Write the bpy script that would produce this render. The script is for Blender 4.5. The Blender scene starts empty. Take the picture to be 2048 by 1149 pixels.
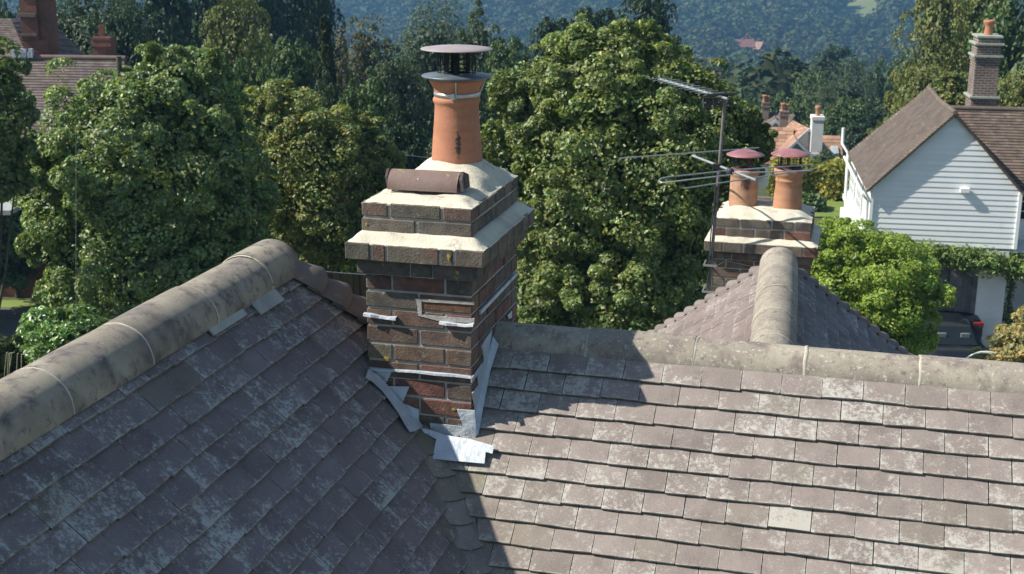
import bpy, math, random
import numpy as np
from mathutils import Matrix, Vector
R = math.radians
sc = bpy.context.scene
COL = sc.collection
# ------------------------------------------------------------------ camera
FOC, PITCH, YAW, ROLL, PW, PH = 2712., 15.45, 14.5, .39, 2048., 1149.
_p, _y, _r = R(PITCH), R(YAW), R(ROLL)
FW = np.array([-math.sin(_y)*math.cos(_p), math.cos(_y)*math.cos(_p), -math.sin(_p)])
_rt = np.array([math.cos(_y), math.sin(_y), 0.]); _up = np.cross(_rt, FW)
RT = math.cos(_r)*_rt + math.sin(_r)*_up
UP = -math.sin(_r)*_rt + math.cos(_r)*_up
cam = bpy.data.objects.new('camera', bpy.data.cameras.new('camera')); COL.objects.link(cam)
cam.matrix_world = Matrix(((RT[0], UP[0], -FW[0], 0), (RT[1], UP[1], -FW[1], 0), (RT[2], UP[2], -FW[2], 0), (0, 0, 0, 1)))
cam.data.sensor_width = 36; cam.data.lens = FOC/PW*36
cam.data.clip_start = .1; cam.data.clip_end = 6000
cam.data.dof.use_dof = True; cam.data.dof.focus_distance = 5.6; cam.data.dof.aperture_fstop = 9
sc.camera = cam
# ------------------------------------------------------------------ light
SUN_E, SUN_A = 43.5, 19.          # elevation; azimuth of the light's travel, counted from +X towards +Y
w = bpy.data.worlds.new('World'); sc.world = w; w.use_nodes = True
nt = w.node_tree; bg = nt.nodes['Background']
sky = nt.nodes.new('ShaderNodeTexSky'); sky.sky_type = 'NISHITA'; sky.sun_disc = False
sky.sun_elevation = R(SUN_E); sky.sun_rotation = R(270 - SUN_A)
sky.air_density = 1.3; sky.dust_density = .6; sky.ozone_density = 1.5
nt.links.new(sky.outputs[0], bg.inputs[0]); bg.inputs[1].default_value = .085
sl = bpy.data.lights.new('sun', 'SUN'); sl.energy = 5.0; sl.angle = R(.53); sl.color = (1, .95, .86)
so = bpy.data.objects.new('sun', sl); COL.objects.link(so)
sd = Vector((math.cos(R(SUN_E))*math.cos(R(SUN_A)), math.cos(R(SUN_E))*math.sin(R(SUN_A)), -math.sin(R(SUN_E))))
so.rotation_euler = sd.to_track_quat('-Z', 'Y').to_euler(); so.location = (-20, -10, 30)
sc.view_settings.view_transform = 'Standard'; sc.view_settings.look = 'None'
sc.view_settings.exposure = 0.48; sc.view_settings.gamma = 1
sc.cycles.max_bounces = 6; sc.cycles.diffuse_bounces = 3; sc.cycles.glossy_bounces = 2
sc.cycles.transmission_bounces = 4; sc.cycles.volume_bounces = 0; sc.cycles.transparent_max_bounces = 6
sc.cycles.use_adaptive_sampling = True
try: sc.cycles.use_denoising = True
except Exception: pass

# ------------------------------------------------------------------ helpers: measuring
def ray(x, y): return FW*FOC + RT*(x-PW/2) - UP*(y-PH/2)
def on(x, y, n, d):
    r = ray(x, y); n = np.asarray(n, float); return r*(d/np.dot(n, r))
def onY(x, y, Y): return on(x, y, (0, 1, 0), Y)
def onZ(x, y, Z): return on(x, y, (0, 0, 1), Z)
def at(x, y, d):
    r = ray(x, y); return r*(d/math.hypot(r[0], r[1]))

# ------------------------------------------------------------------ helpers: objects
def link(o, parent=None):
    COL.objects.link(o)
    if parent is not None:
        o.parent = parent
        if parent.type == 'EMPTY':
            o.matrix_parent_inverse = (Matrix.Translation(parent.location) @ Matrix.Rotation(parent.rotation_euler.z, 4, 'Z')).inverted()
    return o
def tag(o, label=None, cat=None, group=None, kind=None):
    if label: o['label'] = label
    if cat: o['category'] = cat
    if group: o['group'] = group
    if kind: o['kind'] = kind
    return o
def thing(name, label, cat, loc=(0, 0, 0), group=None):
    o = bpy.data.objects.new(name, None); COL.objects.link(o); o.location = tuple(float(v) for v in loc)
    o.empty_display_size = .2
    return tag(o, label, cat, group)

class MB:
    def __init__(s, T=None):
        s.v = []; s.f = []; s.m = []; s.c = []; s.s = []; s.uv = []; s.T = T
    def add(s, vs, fs, col=(1, 1, 1), mat=0, smooth=False, uvs=None):
        b = len(s.v)
        if s.T is not None: vs = [s.T(p) for p in vs]
        s.v += [tuple(map(float, p)) for p in vs]
        for i, f in enumerate(fs):
            s.f.append([b+k for k in f])
            s.m.append(mat if isinstance(mat, int) else mat[i]); s.c.append(col); s.s.append(smooth)
            s.uv.append(uvs[i] if uvs and uvs[i] else None)
        return s
    def box(s, a, b, col=(1, 1, 1), mat=0, M=None, bev=0.):
        (x0, y0, z0), (x1, y1, z1) = a, b
        if bev <= 0:
            vs = [(x0, y0, z0), (x1, y0, z0), (x1, y1, z0), (x0, y1, z0), (x0, y0, z1), (x1, y0, z1), (x1, y1, z1), (x0, y1, z1)]
            fs = [(0, 3, 2, 1), (4, 5, 6, 7), (0, 1, 5, 4), (1, 2, 6, 5), (2, 3, 7, 6), (3, 0, 4, 7)]
        else:
            vs = []; idx = {}
            X = (x0, x1); Y = (y0, y1); Z = (z0, z1)
            for i in (0, 1):
                for j in (0, 1):
                    for k in (0, 1):
                        p = [X[i], Y[j], Z[k]]; sg = [1-2*i, 1-2*j, 1-2*k]
                        for ax in range(3):
                            q = [p[t] + (0 if t == ax else sg[t]*bev) for t in range(3)]
                            idx[(i, j, k, ax)] = len(vs); vs.append(q)
            fs = []
            for ax in range(3):
                o1, o2 = [t for t in range(3) if t != ax]
                for e in (0, 1):
                    q = []
                    for (m, n) in ((0, 0), (1, 0), (1, 1), (0, 1)):
                        key = [0, 0, 0]; key[ax] = e; key[o1] = m; key[o2] = n
                        q.append(idx[(*key, ax)])
                    fs.append(q)
                for m in (0, 1):
                    for n in (0, 1):
                        k0 = [0, 0, 0]; k1 = [0, 0, 0]
                        k0[o1] = k1[o1] = m; k0[o2] = k1[o2] = n; k0[ax] = 0; k1[ax] = 1
                        fs.append([idx[(*k0, o1)], idx[(*k1, o1)], idx[(*k1, o2)], idx[(*k0, o2)]])
            for i in (0, 1):
                for j in (0, 1):
                    for k in (0, 1): fs.append([idx[(i, j, k, 0)], idx[(i, j, k, 1)], idx[(i, j, k, 2)]])
        if M is not None: vs = [tuple(M @ Vector(p)) for p in vs]
        return s.add(vs, fs, col, mat)
    def tube(s, pts, r, n=8, col=(1, 1, 1), mat=0, cap=True, smooth=True):
        pts = [Vector(p) for p in pts]; rr = r if isinstance(r, (list, tuple)) else [r]*len(pts)
        vs = []; N = len(pts); prev = None
        for i, p in enumerate(pts):
            t = (pts[min(i+1, N-1)] - pts[max(i-1, 0)]).normalized()
            a = prev if prev is not None else (Vector((0, 0, 1)) if abs(t.z) < .9 else Vector((1, 0, 0)))
            u = (a - t*a.dot(t)).normalized(); prev = u; v = t.cross(u)
            for k in range(n):
                an = 2*math.pi*k/n; vs.append(p + (u*math.cos(an) + v*math.sin(an))*rr[i])
        fs = [(i*n+k, i*n+(k+1) % n, (i+1)*n+(k+1) % n, (i+1)*n+k) for i in range(N-1) for k in range(n)]
        s.add(vs, fs, col, mat, smooth)
        if cap:
            s.add(vs[:n], [tuple(range(n))[::-1]], col, mat); s.add(vs[-n:], [tuple(range(n))], col, mat)
        return s
    def lathe(s, prof, c, n=32, col=(1, 1, 1), mat=0, smooth=True, wob=None):
        vs = []
        for (r, z) in prof:
            for k in range(n):
                a = 2*math.pi*k/n; rr = r*(1+(wob(a, z) if wob else 0)); vs.append((c[0]+rr*math.cos(a), c[1]+rr*math.sin(a), c[2]+z))
        fs = [(i*n+k, i*n+(k+1) % n, (i+1)*n+(k+1) % n, (i+1)*n+k) for i in range(len(prof)-1) for k in range(n)]
        return s.add(vs, fs, col, mat, smooth)
    def prism(s, poly, ex, col=(1, 1, 1), mat=0):
        """poly: list of 3-D points (planar); ex: extrusion vector"""
        n = len(poly); ex = np.asarray(ex, float)
        vs = [np.asarray(p, float) for p in poly] + [np.asarray(p, float)+ex for p in poly]
        fs = [tuple(range(n)), tuple(range(n, 2*n))[::-1]] + [(i, (i+1) % n, n+(i+1) % n, n+i) for i in range(n)]
        return s.add(vs, fs, col, mat)
    def build(s, name, mats, parent=None, **kw):
        me = bpy.data.meshes.new(name); me.from_pydata(s.v, [], s.f)
        for m in (mats if isinstance(mats, (list, tuple)) else [mats]): me.materials.append(m)
        me.polygons.foreach_set('material_index', s.m); me.polygons.foreach_set('use_smooth', s.s)
        ca = me.attributes.new('Col', 'FLOAT_COLOR', 'FACE')
        ca.data.foreach_set('color', np.c_[np.array(s.c, float).reshape(-1, 3), np.ones(len(s.c))].ravel())
        if any(u is not None for u in s.uv):
            uvl = me.uv_layers.new(name='UVMap'); buf = []
            for f, u in zip(s.f, s.uv): buf += [c for q in (u or [(.5, .5)]*len(f)) for c in q]
            uvl.data.foreach_set('uv', buf)
        me.update()
        o = bpy.data.objects.new(name, me); link(o, parent)
        return tag(o, **kw) if kw else o

# ------------------------------------------------------------------ helpers: materials
def newmat(name):
    m = bpy.data.materials.new(name); m.use_nodes = True
    nt = m.node_tree; return m, nt, nt.nodes['Principled BSDF']
def nd(nt, t, **kw):
    n = nt.nodes.new(t)
    for k, v in kw.items(): setattr(n, k, v)
    return n
def mixc(nt, fac, a, b, blend='MIX'):
    n = nd(nt, 'ShaderNodeMix', data_type='RGBA', blend_type=blend)
    for sock, v in ((n.inputs[0], fac), (n.inputs[6], a), (n.inputs[7], b)):
        if isinstance(v, (int, float)): sock.default_value = v
        elif isinstance(v, tuple): sock.default_value = (*v, 1)
        else: nt.links.new(v, sock)
    return n.outputs[2]
def noise(nt, co, scale, detail=4, rough=.6, vscale=None, dist=0.):
    n = nd(nt, 'ShaderNodeTexNoise'); n.inputs['Scale'].default_value = scale; n.inputs['Detail'].default_value = detail
    n.inputs['Roughness'].default_value = rough; n.inputs['Distortion'].default_value = dist
    if vscale:
        mp = nd(nt, 'ShaderNodeMapping'); mp.inputs['Scale'].default_value = vscale; nt.links.new(co, mp.inputs[0]); co = mp.outputs[0]
    nt.links.new(co, n.inputs['Vector']); return n.outputs['Fac']
def ramp(nt, v, lo, hi):
    n = nd(nt, 'ShaderNodeMapRange'); n.interpolation_type = 'SMOOTHSTEP'
    n.inputs[1].default_value = lo; n.inputs[2].default_value = hi; nt.links.new(v, n.inputs[0]); return n.outputs[0]
def math_(nt, op, a, b=0.):
    n = nd(nt, 'ShaderNodeMath', operation=op)
    for sock, v in ((n.inputs[0], a), (n.inputs[1], b)):
        if isinstance(v, (int, float)): sock.default_value = v
        else: nt.links.new(v, sock)
    return n.outputs[0]
def setbump(nt, bs, h, dist, strength=1.):
    b = nd(nt, 'ShaderNodeBump'); b.inputs['Distance'].default_value = dist; b.inputs['Strength'].default_value = strength
    nt.links.new(h, b.inputs['Height']); nt.links.new(b.outputs[0], bs.inputs['Normal'])
def pm(name, c1, c2, scale=8, rough=.8, layers=(), bump=(40, .002), attr=True, metal=0., spec=.5, lo=.35, hi=.65, vscale=None):
    """base mix c1/c2 by noise; layers = (colour, noise scale, lo, hi[, vector scale]) laid on top"""
    m, nt, bs = newmat(name); co = nd(nt, 'ShaderNodeTexCoord').outputs['Object']
    c = mixc(nt, ramp(nt, noise(nt, co, scale, vscale=vscale), lo, hi), c1, c2)
    if attr:
        a = nd(nt, 'ShaderNodeAttribute', attribute_name='Col'); c = mixc(nt, 1., c, a.outputs['Color'], 'MULTIPLY')
    for L in layers:
        vs = L[4] if len(L) > 4 else None
        c = mixc(nt, ramp(nt, noise(nt, co, L[1], 6, .65, vs), L[2], L[3]), c, L[0])
    nt.links.new(c, bs.inputs['Base Color']); bs.inputs['Roughness'].default_value = rough
    bs.inputs['Metallic'].default_value = metal; bs.inputs['Specular IOR Level'].default_value = spec
    if bump: setbump(nt, bs, noise(nt, co, bump[0], 5), bump[1])
    return m

def tile_mat(name, c1, c2, lich, amount):
    m, nt, bs = newmat(name); tc = nd(nt, 'ShaderNodeTexCoord'); co = tc.outputs['Object']
    c = mixc(nt, ramp(nt, noise(nt, co, 5), .3, .7), c1, c2)
    a = nd(nt, 'ShaderNodeAttribute', attribute_name='Col')
    sep = nd(nt, 'ShaderNodeSeparateColor'); nt.links.new(a.outputs['Color'], sep.inputs[0])
    val = nd(nt, 'ShaderNodeCombineColor')
    for i in range(3): nt.links.new(sep.outputs[0], val.inputs[i])
    c = mixc(nt, 1., c, val.outputs[0], 'MULTIPLY')
    uv = nd(nt, 'ShaderNodeSeparateXYZ'); nt.links.new(tc.outputs['UV'], uv.inputs[0])
    # lichen: gathers towards the lower and side edges of a tile, in patches of its own
    eu = math_(nt, 'ABSOLUTE', math_(nt, 'SUBTRACT', uv.outputs[0], .5))
    ev = math_(nt, 'SUBTRACT', 1., uv.outputs[1])
    edge = math_(nt, 'ADD', math_(nt, 'POWER', math_(nt, 'MULTIPLY', eu, 2.), 4.), math_(nt, 'POWER', ev, 3.))
    big = noise(nt, co, 2.6, 3, .5); fine = noise(nt, co, 62, 6, .85); mid = noise(nt, co, 20, 5, .7, dist=.8)
    k = math_(nt, 'ADD', math_(nt, 'MULTIPLY', edge, .055), math_(nt, 'ADD', math_(nt, 'MULTIPLY', mid, .52), math_(nt, 'MULTIPLY', fine, .80)))
    k = math_(nt, 'ADD', k, math_(nt, 'MULTIPLY', math_(nt, 'SUBTRACT', sep.outputs[1], .5), .14))
    k = math_(nt, 'ADD', k, math_(nt, 'MULTIPLY', math_(nt, 'SUBTRACT', big, .5), .42))
    lm = ramp(nt, k, .725-amount, .88-amount)
    c = mixc(nt, math_(nt, 'MULTIPLY', lm, .85), c, lich)
    line = math_(nt, 'MAXIMUM', ramp(nt, eu, .475, .497), ramp(nt, ev, .94, .99))
    c = mixc(nt, math_(nt, 'MULTIPLY', math_(nt, 'MULTIPLY', line, ramp(nt, noise(nt, co, 28, 4), .42, .62)), .65), c, lich)
    c = mixc(nt, math_(nt, 'MULTIPLY', ramp(nt, noise(nt, co, 9, 5), .5, .75), .35), c, (.10, .085, .075))
    c = mixc(nt, ramp(nt, noise(nt, co, 260, 2), .66, .74), c, tuple(min(1, v*1.25) for v in lich))      # pale grains
    c = mixc(nt, math_(nt, 'MULTIPLY', ramp(nt, noise(nt, co, 190, 2), .62, .72), .6), c, (.035, .03, .03))     # dark specks
    # green-brown moss film: a whole-tile property
    c = mixc(nt, math_(nt, 'MULTIPLY', sep.outputs[2], .55), c, (.14, .13, .05))
    nt.links.new(c, bs.inputs['Base Color']); bs.inputs['Roughness'].default_value = .82
    bs.inputs['Specular IOR Level'].default_value = .3
    setbump(nt, bs, noise(nt, co, 320, 3), .0015)
    return m

def brick_mat(name, c1, c2, mortar, sc_=1., rowh=.075, bw=.225, axis='XZ'):
    """procedural brickwork for walls seen far off"""
    m, nt, bs = newmat(name); tc = nd(nt, 'ShaderNodeTexCoord'); geo = nd(nt, 'ShaderNodeNewGeometry')
    s = nd(nt, 'ShaderNodeSeparateXYZ'); nt.links.new(tc.outputs['Object'], s.inputs[0])
    cb = nd(nt, 'ShaderNodeCombineXYZ'); nt.links.new(math_(nt, 'ADD', s.outputs[0], s.outputs[1]), cb.inputs[0]); nt.links.new(s.outputs[2], cb.inputs[1])
    b = nd(nt, 'ShaderNodeTexBrick'); nt.links.new(cb.outputs[0], b.inputs['Vector'])
    b.inputs['Color1'].default_value = (*c1, 1); b.inputs['Color2'].default_value = (*c2, 1); b.inputs['Mortar'].default_value = (*mortar, 1)
    b.inputs['Scale'].default_value = 1; b.inputs['Brick Width'].default_value = bw*sc_; b.inputs['Row Height'].default_value = rowh*sc_
    b.inputs['Mortar Size'].default_value = .008*sc_
    c = mixc(nt, ramp(nt, noise(nt, tc.outputs['Object'], 1.2), .3, .7), b.outputs[0], (.6, .6, .6), 'MULTIPLY')
    nt.links.new(c, bs.inputs['Base Color']); bs.inputs['Roughness'].default_value = .9
    return m

def leaf_mat(name, base, trans=.3, rough=.42, spec=.5):
    m, nt, bs = newmat(name)
    a = nd(nt, 'ShaderNodeAttribute', attribute_name='Col')
    c = mixc(nt, 1., a.outputs['Color'], base, 'MULTIPLY')
    nt.links.new(c, bs.inputs['Base Color']); bs.inputs['Roughness'].default_value = rough
    bs.inputs['Specular IOR Level'].default_value = spec
    tr = nd(nt, 'ShaderNodeBsdfTranslucent')
    c2 = mixc(nt, 1., c, (1.1, 1.25, .45), 'MULTIPLY'); nt.links.new(c2, tr.inputs[0])
    mx = nd(nt, 'ShaderNodeMixShader'); mx.inputs[0].default_value = trans
    out = nt.nodes['Material Output']
    nt.links.new(bs.outputs[0], mx.inputs[1]); nt.links.new(tr.outputs[0], mx.inputs[2]); nt.links.new(mx.outputs[0], out.inputs[0])
    return m
def glass_mat(name, col=(.05, .07, .08), rough=.08):
    m, nt, bs = newmat(name); bs.inputs['Base Color'].default_value = (*col, 1); bs.inputs['Roughness'].default_value = rough
    bs.inputs['Specular IOR Level'].default_value = .9; return m

M = {}
M['tile'] = tile_mat('concrete roof tile', (.240, .200, .178), (.292, .246, .219), (.52, .50, .44), .04)
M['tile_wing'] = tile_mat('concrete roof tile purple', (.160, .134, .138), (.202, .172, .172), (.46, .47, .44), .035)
M['edge'] = pm('mossy tile edge', (.10, .09, .072), (.17, .16, .13), 30, .95, bump=(200, .002), layers=(((.33, .33, .27), 60, .58, .68),))
M['tile_rear'] = tile_mat('brown roof tile, cleaner', (.175, .138, .125), (.215, .172, .155), (.46, .42, .37), -.02)
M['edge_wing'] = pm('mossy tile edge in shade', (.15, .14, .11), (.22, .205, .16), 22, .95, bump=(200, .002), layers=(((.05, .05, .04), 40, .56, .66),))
M['under'] = pm('roof underlay', (.03, .028, .025), (.05, .045, .04), 10, .95, bump=None)
M['ridge'] = pm('weathered ridge tile', (.31, .27, .215), (.40, .355, .275), 5, .92, bump=(260, .0025),
                layers=(((.20, .16, .14), 9, .44, .72), ((.17, .14, .125), 34, .52, .72), ((.55, .52, .44), 60, .57, .68), ((.09, .08, .07), 100, .61, .72)))
M['ridge_dark'] = pm('weathered ridge tile darker', (.25, .22, .17), (.36, .32, .245), 4, .92, bump=(260, .0025),
                     layers=(((.14, .12, .115), 5, .44, .70), ((.12, .10, .095), 20, .50, .72), ((.60, .57, .50), 120, .64, .70), ((.07, .065, .06), 90, .62, .74)))
M['bonnet'] = pm('clay bonnet tile', (.18, .148, .135), (.225, .185, .168), 8, .88, bump=(150, .002), layers=(((.32, .29, .25), 30, .62, .72),))
M['mortar'] = pm('pale mortar', (.42, .39, .31), (.54, .50, .41), 20, .95, bump=(120, .003), layers=(((.22, .21, .1), 14, .58, .66),))
M['joint'] = pm('brick mortar', (.36, .35, .31), (.48, .46, .41), 25, .95, bump=(150, .003), layers=(((.16, .15, .13), 12, .60, .72),))
M['brick'] = pm('facing brick', (.72, .72, .74), (1.22, 1.18, 1.12), 16, .9, bump=(130, .004),
                layers=(((.15, .135, .105), 8, .47, .72), ((.19, .10, .07), 12, .58, .78), ((.34, .32, .27), 40, .60, .74), ((.05, .045, .04), 60, .62, .76)))
M['flaunch'] = pm('cement flaunching', (.58, .53, .41), (.67, .62, .49), 5, .95, bump=(90, .004),
                  layers=(((.42, .38, .31), 3.5, .5, .72), ((.30, .28, .23), 13, .56, .74), ((.30, .28, .24), 90, .70, .78)))
M['lead'] = pm('lead sheet', (.44, .49, .54), (.58, .62, .66), 9, .55, metal=.2, bump=(16, .010), layers=(((.30, .33, .37), 14, .58, .7), ((.8, .8, .8), 30, .66, .76)))
M['oldlead'] = pm('weathered lead slip', (.30, .31, .29), (.40, .41, .37), 9, .8, bump=(45, .002))
M['rust'] = pm('dark steel', (.012, .012, .014), (.03, .025, .025), 30, .6, bump=None, metal=.3)
M['cowl'] = pm('faded painted steel', (.31, .26, .26), (.38, .32, .32), 6, .5, bump=(20, .001), layers=(((.2, .06, .05), 90, .70, .76),))
M['cowl_base'] = pm('grey painted steel', (.10, .13, .15), (.17, .2, .22), 8, .42, metal=.3, bump=(25, .001))
M['cowl_red'] = pm('maroon painted steel', (.27, .11, .115), (.35, .16, .165), 8, .4, bump=(25, .001))
M['steel'] = pm('galvanised band', (.5, .52, .5), (.65, .66, .62), 20, .35, metal=.8, bump=None)
M['slate'] = pm('dark slate', (.05, .035, .045), (.08, .055, .06), 20, .6)
M['lichen'] = pm('orange lichen', (.42, .30, .05), (.36, .26, .06), 60, .95, bump=(200, .003))
M['white_spot'] = pm('bird dropping', (.75, .75, .72), (.85, .85, .82), 30, .9, bump=None)
def pot_mat(name, c1, c2, stains):
    m, nt, bs = newmat(name); co = nd(nt, 'ShaderNodeTexCoord').outputs['Object']
    c = mixc(nt, ramp(nt, noise(nt, co, 6, vscale=(1, 1, 4)), .3, .7), c1, c2)
    c = mixc(nt, math_(nt, 'MULTIPLY', ramp(nt, noise(nt, co, 150, 3), .62, .75), .4), c, (.22, .08, .04))
    c = mixc(nt, math_(nt, 'MULTIPLY', ramp(nt, noise(nt, co, 9, 5, .65, (1, 1, .35)), .50, .72), .45), c, (.24, .12, .075))
    c = mixc(nt, math_(nt, 'MULTIPLY', ramp(nt, noise(nt, co, 22, 5, .7), .60, .74), .35), c, (.55, .42, .34))
    for (p, sx, sz, col, th) in stains:
        v = nd(nt, 'ShaderNodeVectorMath', operation='SUBTRACT'); nt.links.new(co, v.inputs[0]); v.inputs[1].default_value = p
        s = nd(nt, 'ShaderNodeVectorMath', operation='MULTIPLY'); nt.links.new(v.outputs[0], s.inputs[0]); s.inputs[1].default_value = (1/sx, 1/sx, 1/sz)
        l = nd(nt, 'ShaderNodeVectorMath', operation='LENGTH'); nt.links.new(s.outputs[0], l.inputs[0])
        k = math_(nt, 'SUBTRACT', math_(nt, 'ADD', math_(nt, 'SUBTRACT', 1., l.outputs['Value']), noise(nt, co, 70, 4)), th)
        c = mixc(nt, ramp(nt, k, 0., .3), c, col)
    nt.links.new(c, bs.inputs['Base Color']); bs.inputs['Roughness'].default_value = .75; setbump(nt, bs, noise(nt, co, 60, 4), .0015)
    return m
M['pot'] = pot_mat('terracotta', (.40, .165, .09), (.47, .205, .115), [((-1.66, 5.49, -.94), .02, .10, (.06, .045, .035), .55)])
M['pot2'] = pot_mat('weathered terracotta', (.40, .21, .125), (.50, .29, .18), [((-.84, 10.5, -2.02), .07, .10, (.12, .06, .045), .75), ((-.93, 10.5, -2.1), .06, .06, (.35, .3, .22), .9)])
M['pot3'] = pot_mat('sound terracotta', (.40, .19, .10), (.48, .25, .145), [])
M['white'] = pm('white painted boards', (.86, .88, .86), (.90, .91, .89), 3, .55, bump=None, layers=(((.72, .76, .74), 2.5, .6, .8),))
M['render'] = pm('white render', (.74, .73, .70), (.82, .81, .78), 2, .85, bump=(30, .003), layers=(((.5, .5, .47), 3, .62, .8),))
M['greyrender'] = pm('pale grey render', (.50, .53, .54), (.60, .63, .64), 2, .85, bump=None)
M['boards'] = pm('grey weathered boards', (.10, .095, .10), (.17, .165, .17), 3, .85, bump=None, layers=(((.05, .045, .045), 6, .55, .65, (1, 1, .1)),))
def sheet_tile(name, cols, lich):
    m, nt, bs = newmat(name); tc = nd(nt, 'ShaderNodeTexCoord'); co = tc.outputs['Object']
    a = nd(nt, 'ShaderNodeAttribute', attribute_name='Col')
    c = mixc(nt, ramp(nt, noise(nt, co, 2.5), .35, .65), cols[0], cols[1]); c = mixc(nt, 1., c, a.outputs['Color'], 'MULTIPLY')
    c = mixc(nt, ramp(nt, noise(nt, co, 7, 5), .60, .72), c, lich); nt.links.new(c, bs.inputs['Base Color']); bs.inputs['Roughness'].default_value = .9
    return m
M['oldtile'] = sheet_tile('old brown tiles', ((.125, .095, .075), (.17, .13, .105)), (.25, .23, .2))
M['browntile'] = sheet_tile('red-brown tiles', ((.115, .088, .072), (.155, .115, .092)), (.2, .18, .15))
M['orangetile'] = sheet_tile('orange tiles', ((.33, .195, .135), (.38, .225, .155)), (.28, .18, .13))
M['lefttile'] = sheet_tile('grey brown tiles', ((.115, .09, .08), (.15, .12, .108)), (.2, .17, .15))
M['redbrick'] = brick_mat('red brick', (.26, .08, .045), (.20, .065, .04), (.2, .17, .14))
M['brownbrick'] = brick_mat('brown brick', (.15, .10, .08), (.22, .15, .12), (.4, .38, .34))
M['housebrick'] = brick_mat('house brick', (.22, .10, .07), (.16, .08, .06), (.3, .28, .25))
M['glass'] = glass_mat('dark glass', (.015, .02, .025), .06); M['glass'].node_tree.nodes['Principled BSDF'].inputs['Specular IOR Level'].default_value = .15; M['paleglass'] = glass_mat('pale glass', (.42, .47, .48), .15)
M['trim'] = pm('blue-grey bargeboard', (.42, .50, .54), (.5, .57, .6), 3, .6, bump=None)
M['bark'] = pm('bark', (.075, .06, .045), (.13, .11, .085), 12, .95, bump=(30, .02), layers=(((.05, .05, .03), 5, .5, .65),))
M['carblack'] = pm('black car paint', (.008, .010, .014), (.010, .012, .016), 5, .22, bump=None, spec=.7)
M['rubber'] = pm('rubber', (.02, .02, .02), (.03, .03, .03), 5, .8, bump=None)
M['redlamp'] = pm('red lamp lens', (.35, .02, .015), (.4, .03, .02), 5, .25, bump=None)
M['plate'] = pm('yellow number plate', (.6, .42, .04), (.6, .42, .04), 5, .5, bump=None)
M['seat'] = pm('pale headrest', (.16, .20, .20), (.2, .24, .24), 5, .8, bump=None)
M['alu'] = pm('dull aluminium', (.36, .40, .41), (.46, .5, .5), 12, .45, metal=.55, bump=None)
M['dkalu'] = pm('grey-green coated steel', (.06, .07, .07), (.10, .11, .11), 10, .6, metal=.3, bump=None)
M['plastic'] = pm('black plastic', (.03, .035, .04), (.045, .05, .055), 10, .5, bump=None)
M['fence'] = pm('brown fence boards', (.085, .055, .03), (.13, .09, .05), 4, .9, bump=None, vscale=(6, 6, .4))
M['blue'] = pm('blue door', (.12, .35, .5), (.15, .4, .55), 5, .5, bump=None)
M['leaf_gloss'] = leaf_mat('glossy leaf', (.205, .270, .092), .34, .46, .8)
M['leaf_laurel'] = leaf_mat('laurel leaf', (.17, .27, .075), .3, .34, .8)
M['leaf_yel'] = leaf_mat('yellowing leaf', (.235, .26, .075), .3, .45, .5)
M['leaf_syc'] = leaf_mat('sycamore leaf', (.215, .265, .078), .34, .46, .7)
M['leaf_dark'] = leaf_mat('dark leaf', (.042, .075, .028), .15, .5, .35)
M['leaf_mid'] = leaf_mat('mid green leaf', (.092, .145, .045), .2, .5, .35)
M['leaf_grey'] = leaf_mat('grey-green leaf', (.088, .125, .056), .2, .55, .35)
M['leaf_olive'] = leaf_mat('olive leaf', (.185, .205, .055), .22, .5, .35)
M['leaf_russet'] = leaf_mat('russet leaf', (.125, .118, .06), .2, .55, .3)
M['leaf_con'] = leaf_mat('conifer foliage', (.045, .065, .018), .1, .6, .2)
M['leaf_bright'] = leaf_mat('bright fresh leaf', (.33, .43, .085), .42, .45, .4)
M['leaf_vine'] = leaf_mat('vine leaf', (.19, .27, .07), .3, .4, .5)
M['leaf_pale'] = leaf_mat('variegated leaf', (.42, .36, .16), .3, .5, .4)
M['leaf_hedge'] = leaf_mat('hedge leaf', (.30, .29, .06), .3, .5, .3)
rng = np.random.default_rng(7)
rnd = random.Random(5)

# ------------------------------------------------------------------ terrain, road
_q = [0, 60, 80, 150, 250, 400, 600, 750, 900, 1100, 1600, 2600, 4500]
_h = [-11.7, -11.7, -16.5, -31, -44, -58, -72, -71, -57, -30, 8, 30, 38]
def hills(x, y):
    x = np.asarray(x, float); y = np.asarray(y, float)
    q = np.hypot(x, y); h = np.interp(q, _q, _h)
    k = np.clip((q-140)/700, 0, 1)
    return h + k*(9*np.sin(x*.0081+1.3)*np.cos(y*.0067) + 5*np.sin(x*.019+y*.013))
def gz(p): return float(hills(p[0], p[1]))
M['ground'] = pm('grass and earth', (.05, .07, .02), (.085, .10, .03), .5, .95, bump=None, attr=False, layers=(((.08, .07, .04), .25, .56, .68),))
M['road'] = pm('asphalt', (.09, .088, .085), (.13, .125, .12), 1.5, .9, attr=False, bump=(40, .004), layers=(((.2, .19, .17), .6, .6, .72),))
M['field'] = pm('hill field', (.17, .20, .07), (.21, .23, .09), .02, .95, bump=None, attr=False)
M['lawn'] = pm('lawn', (.15, .21, .04), (.19, .25, .055), .6, .95, bump=None, attr=False)
qs = np.r_[0, np.arange(6, 150, 6), np.arange(150, 1300, 25), np.arange(1300, 4501, 160)]; na = 180
vs = [(q*math.cos(a), q*math.sin(a)) for q in qs[1:] for a in np.arange(na)*2*math.pi/na]
vs = np.array([(0, 0)] + vs); zs = hills(vs[:, 0], vs[:, 1])
fs = [(0, 1+k, 1+(k+1) % na) for k in range(na)]
for i in range(len(qs)-2):
    for k in range(na): fs.append((1+i*na+k, 1+(i+1)*na+k, 1+(i+1)*na+(k+1) % na, 1+i*na+(k+1) % na))
g = MB(); g.add(np.c_[vs, zs], fs, smooth=True); g.build('ground', M['ground'], kind='structure')
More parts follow.
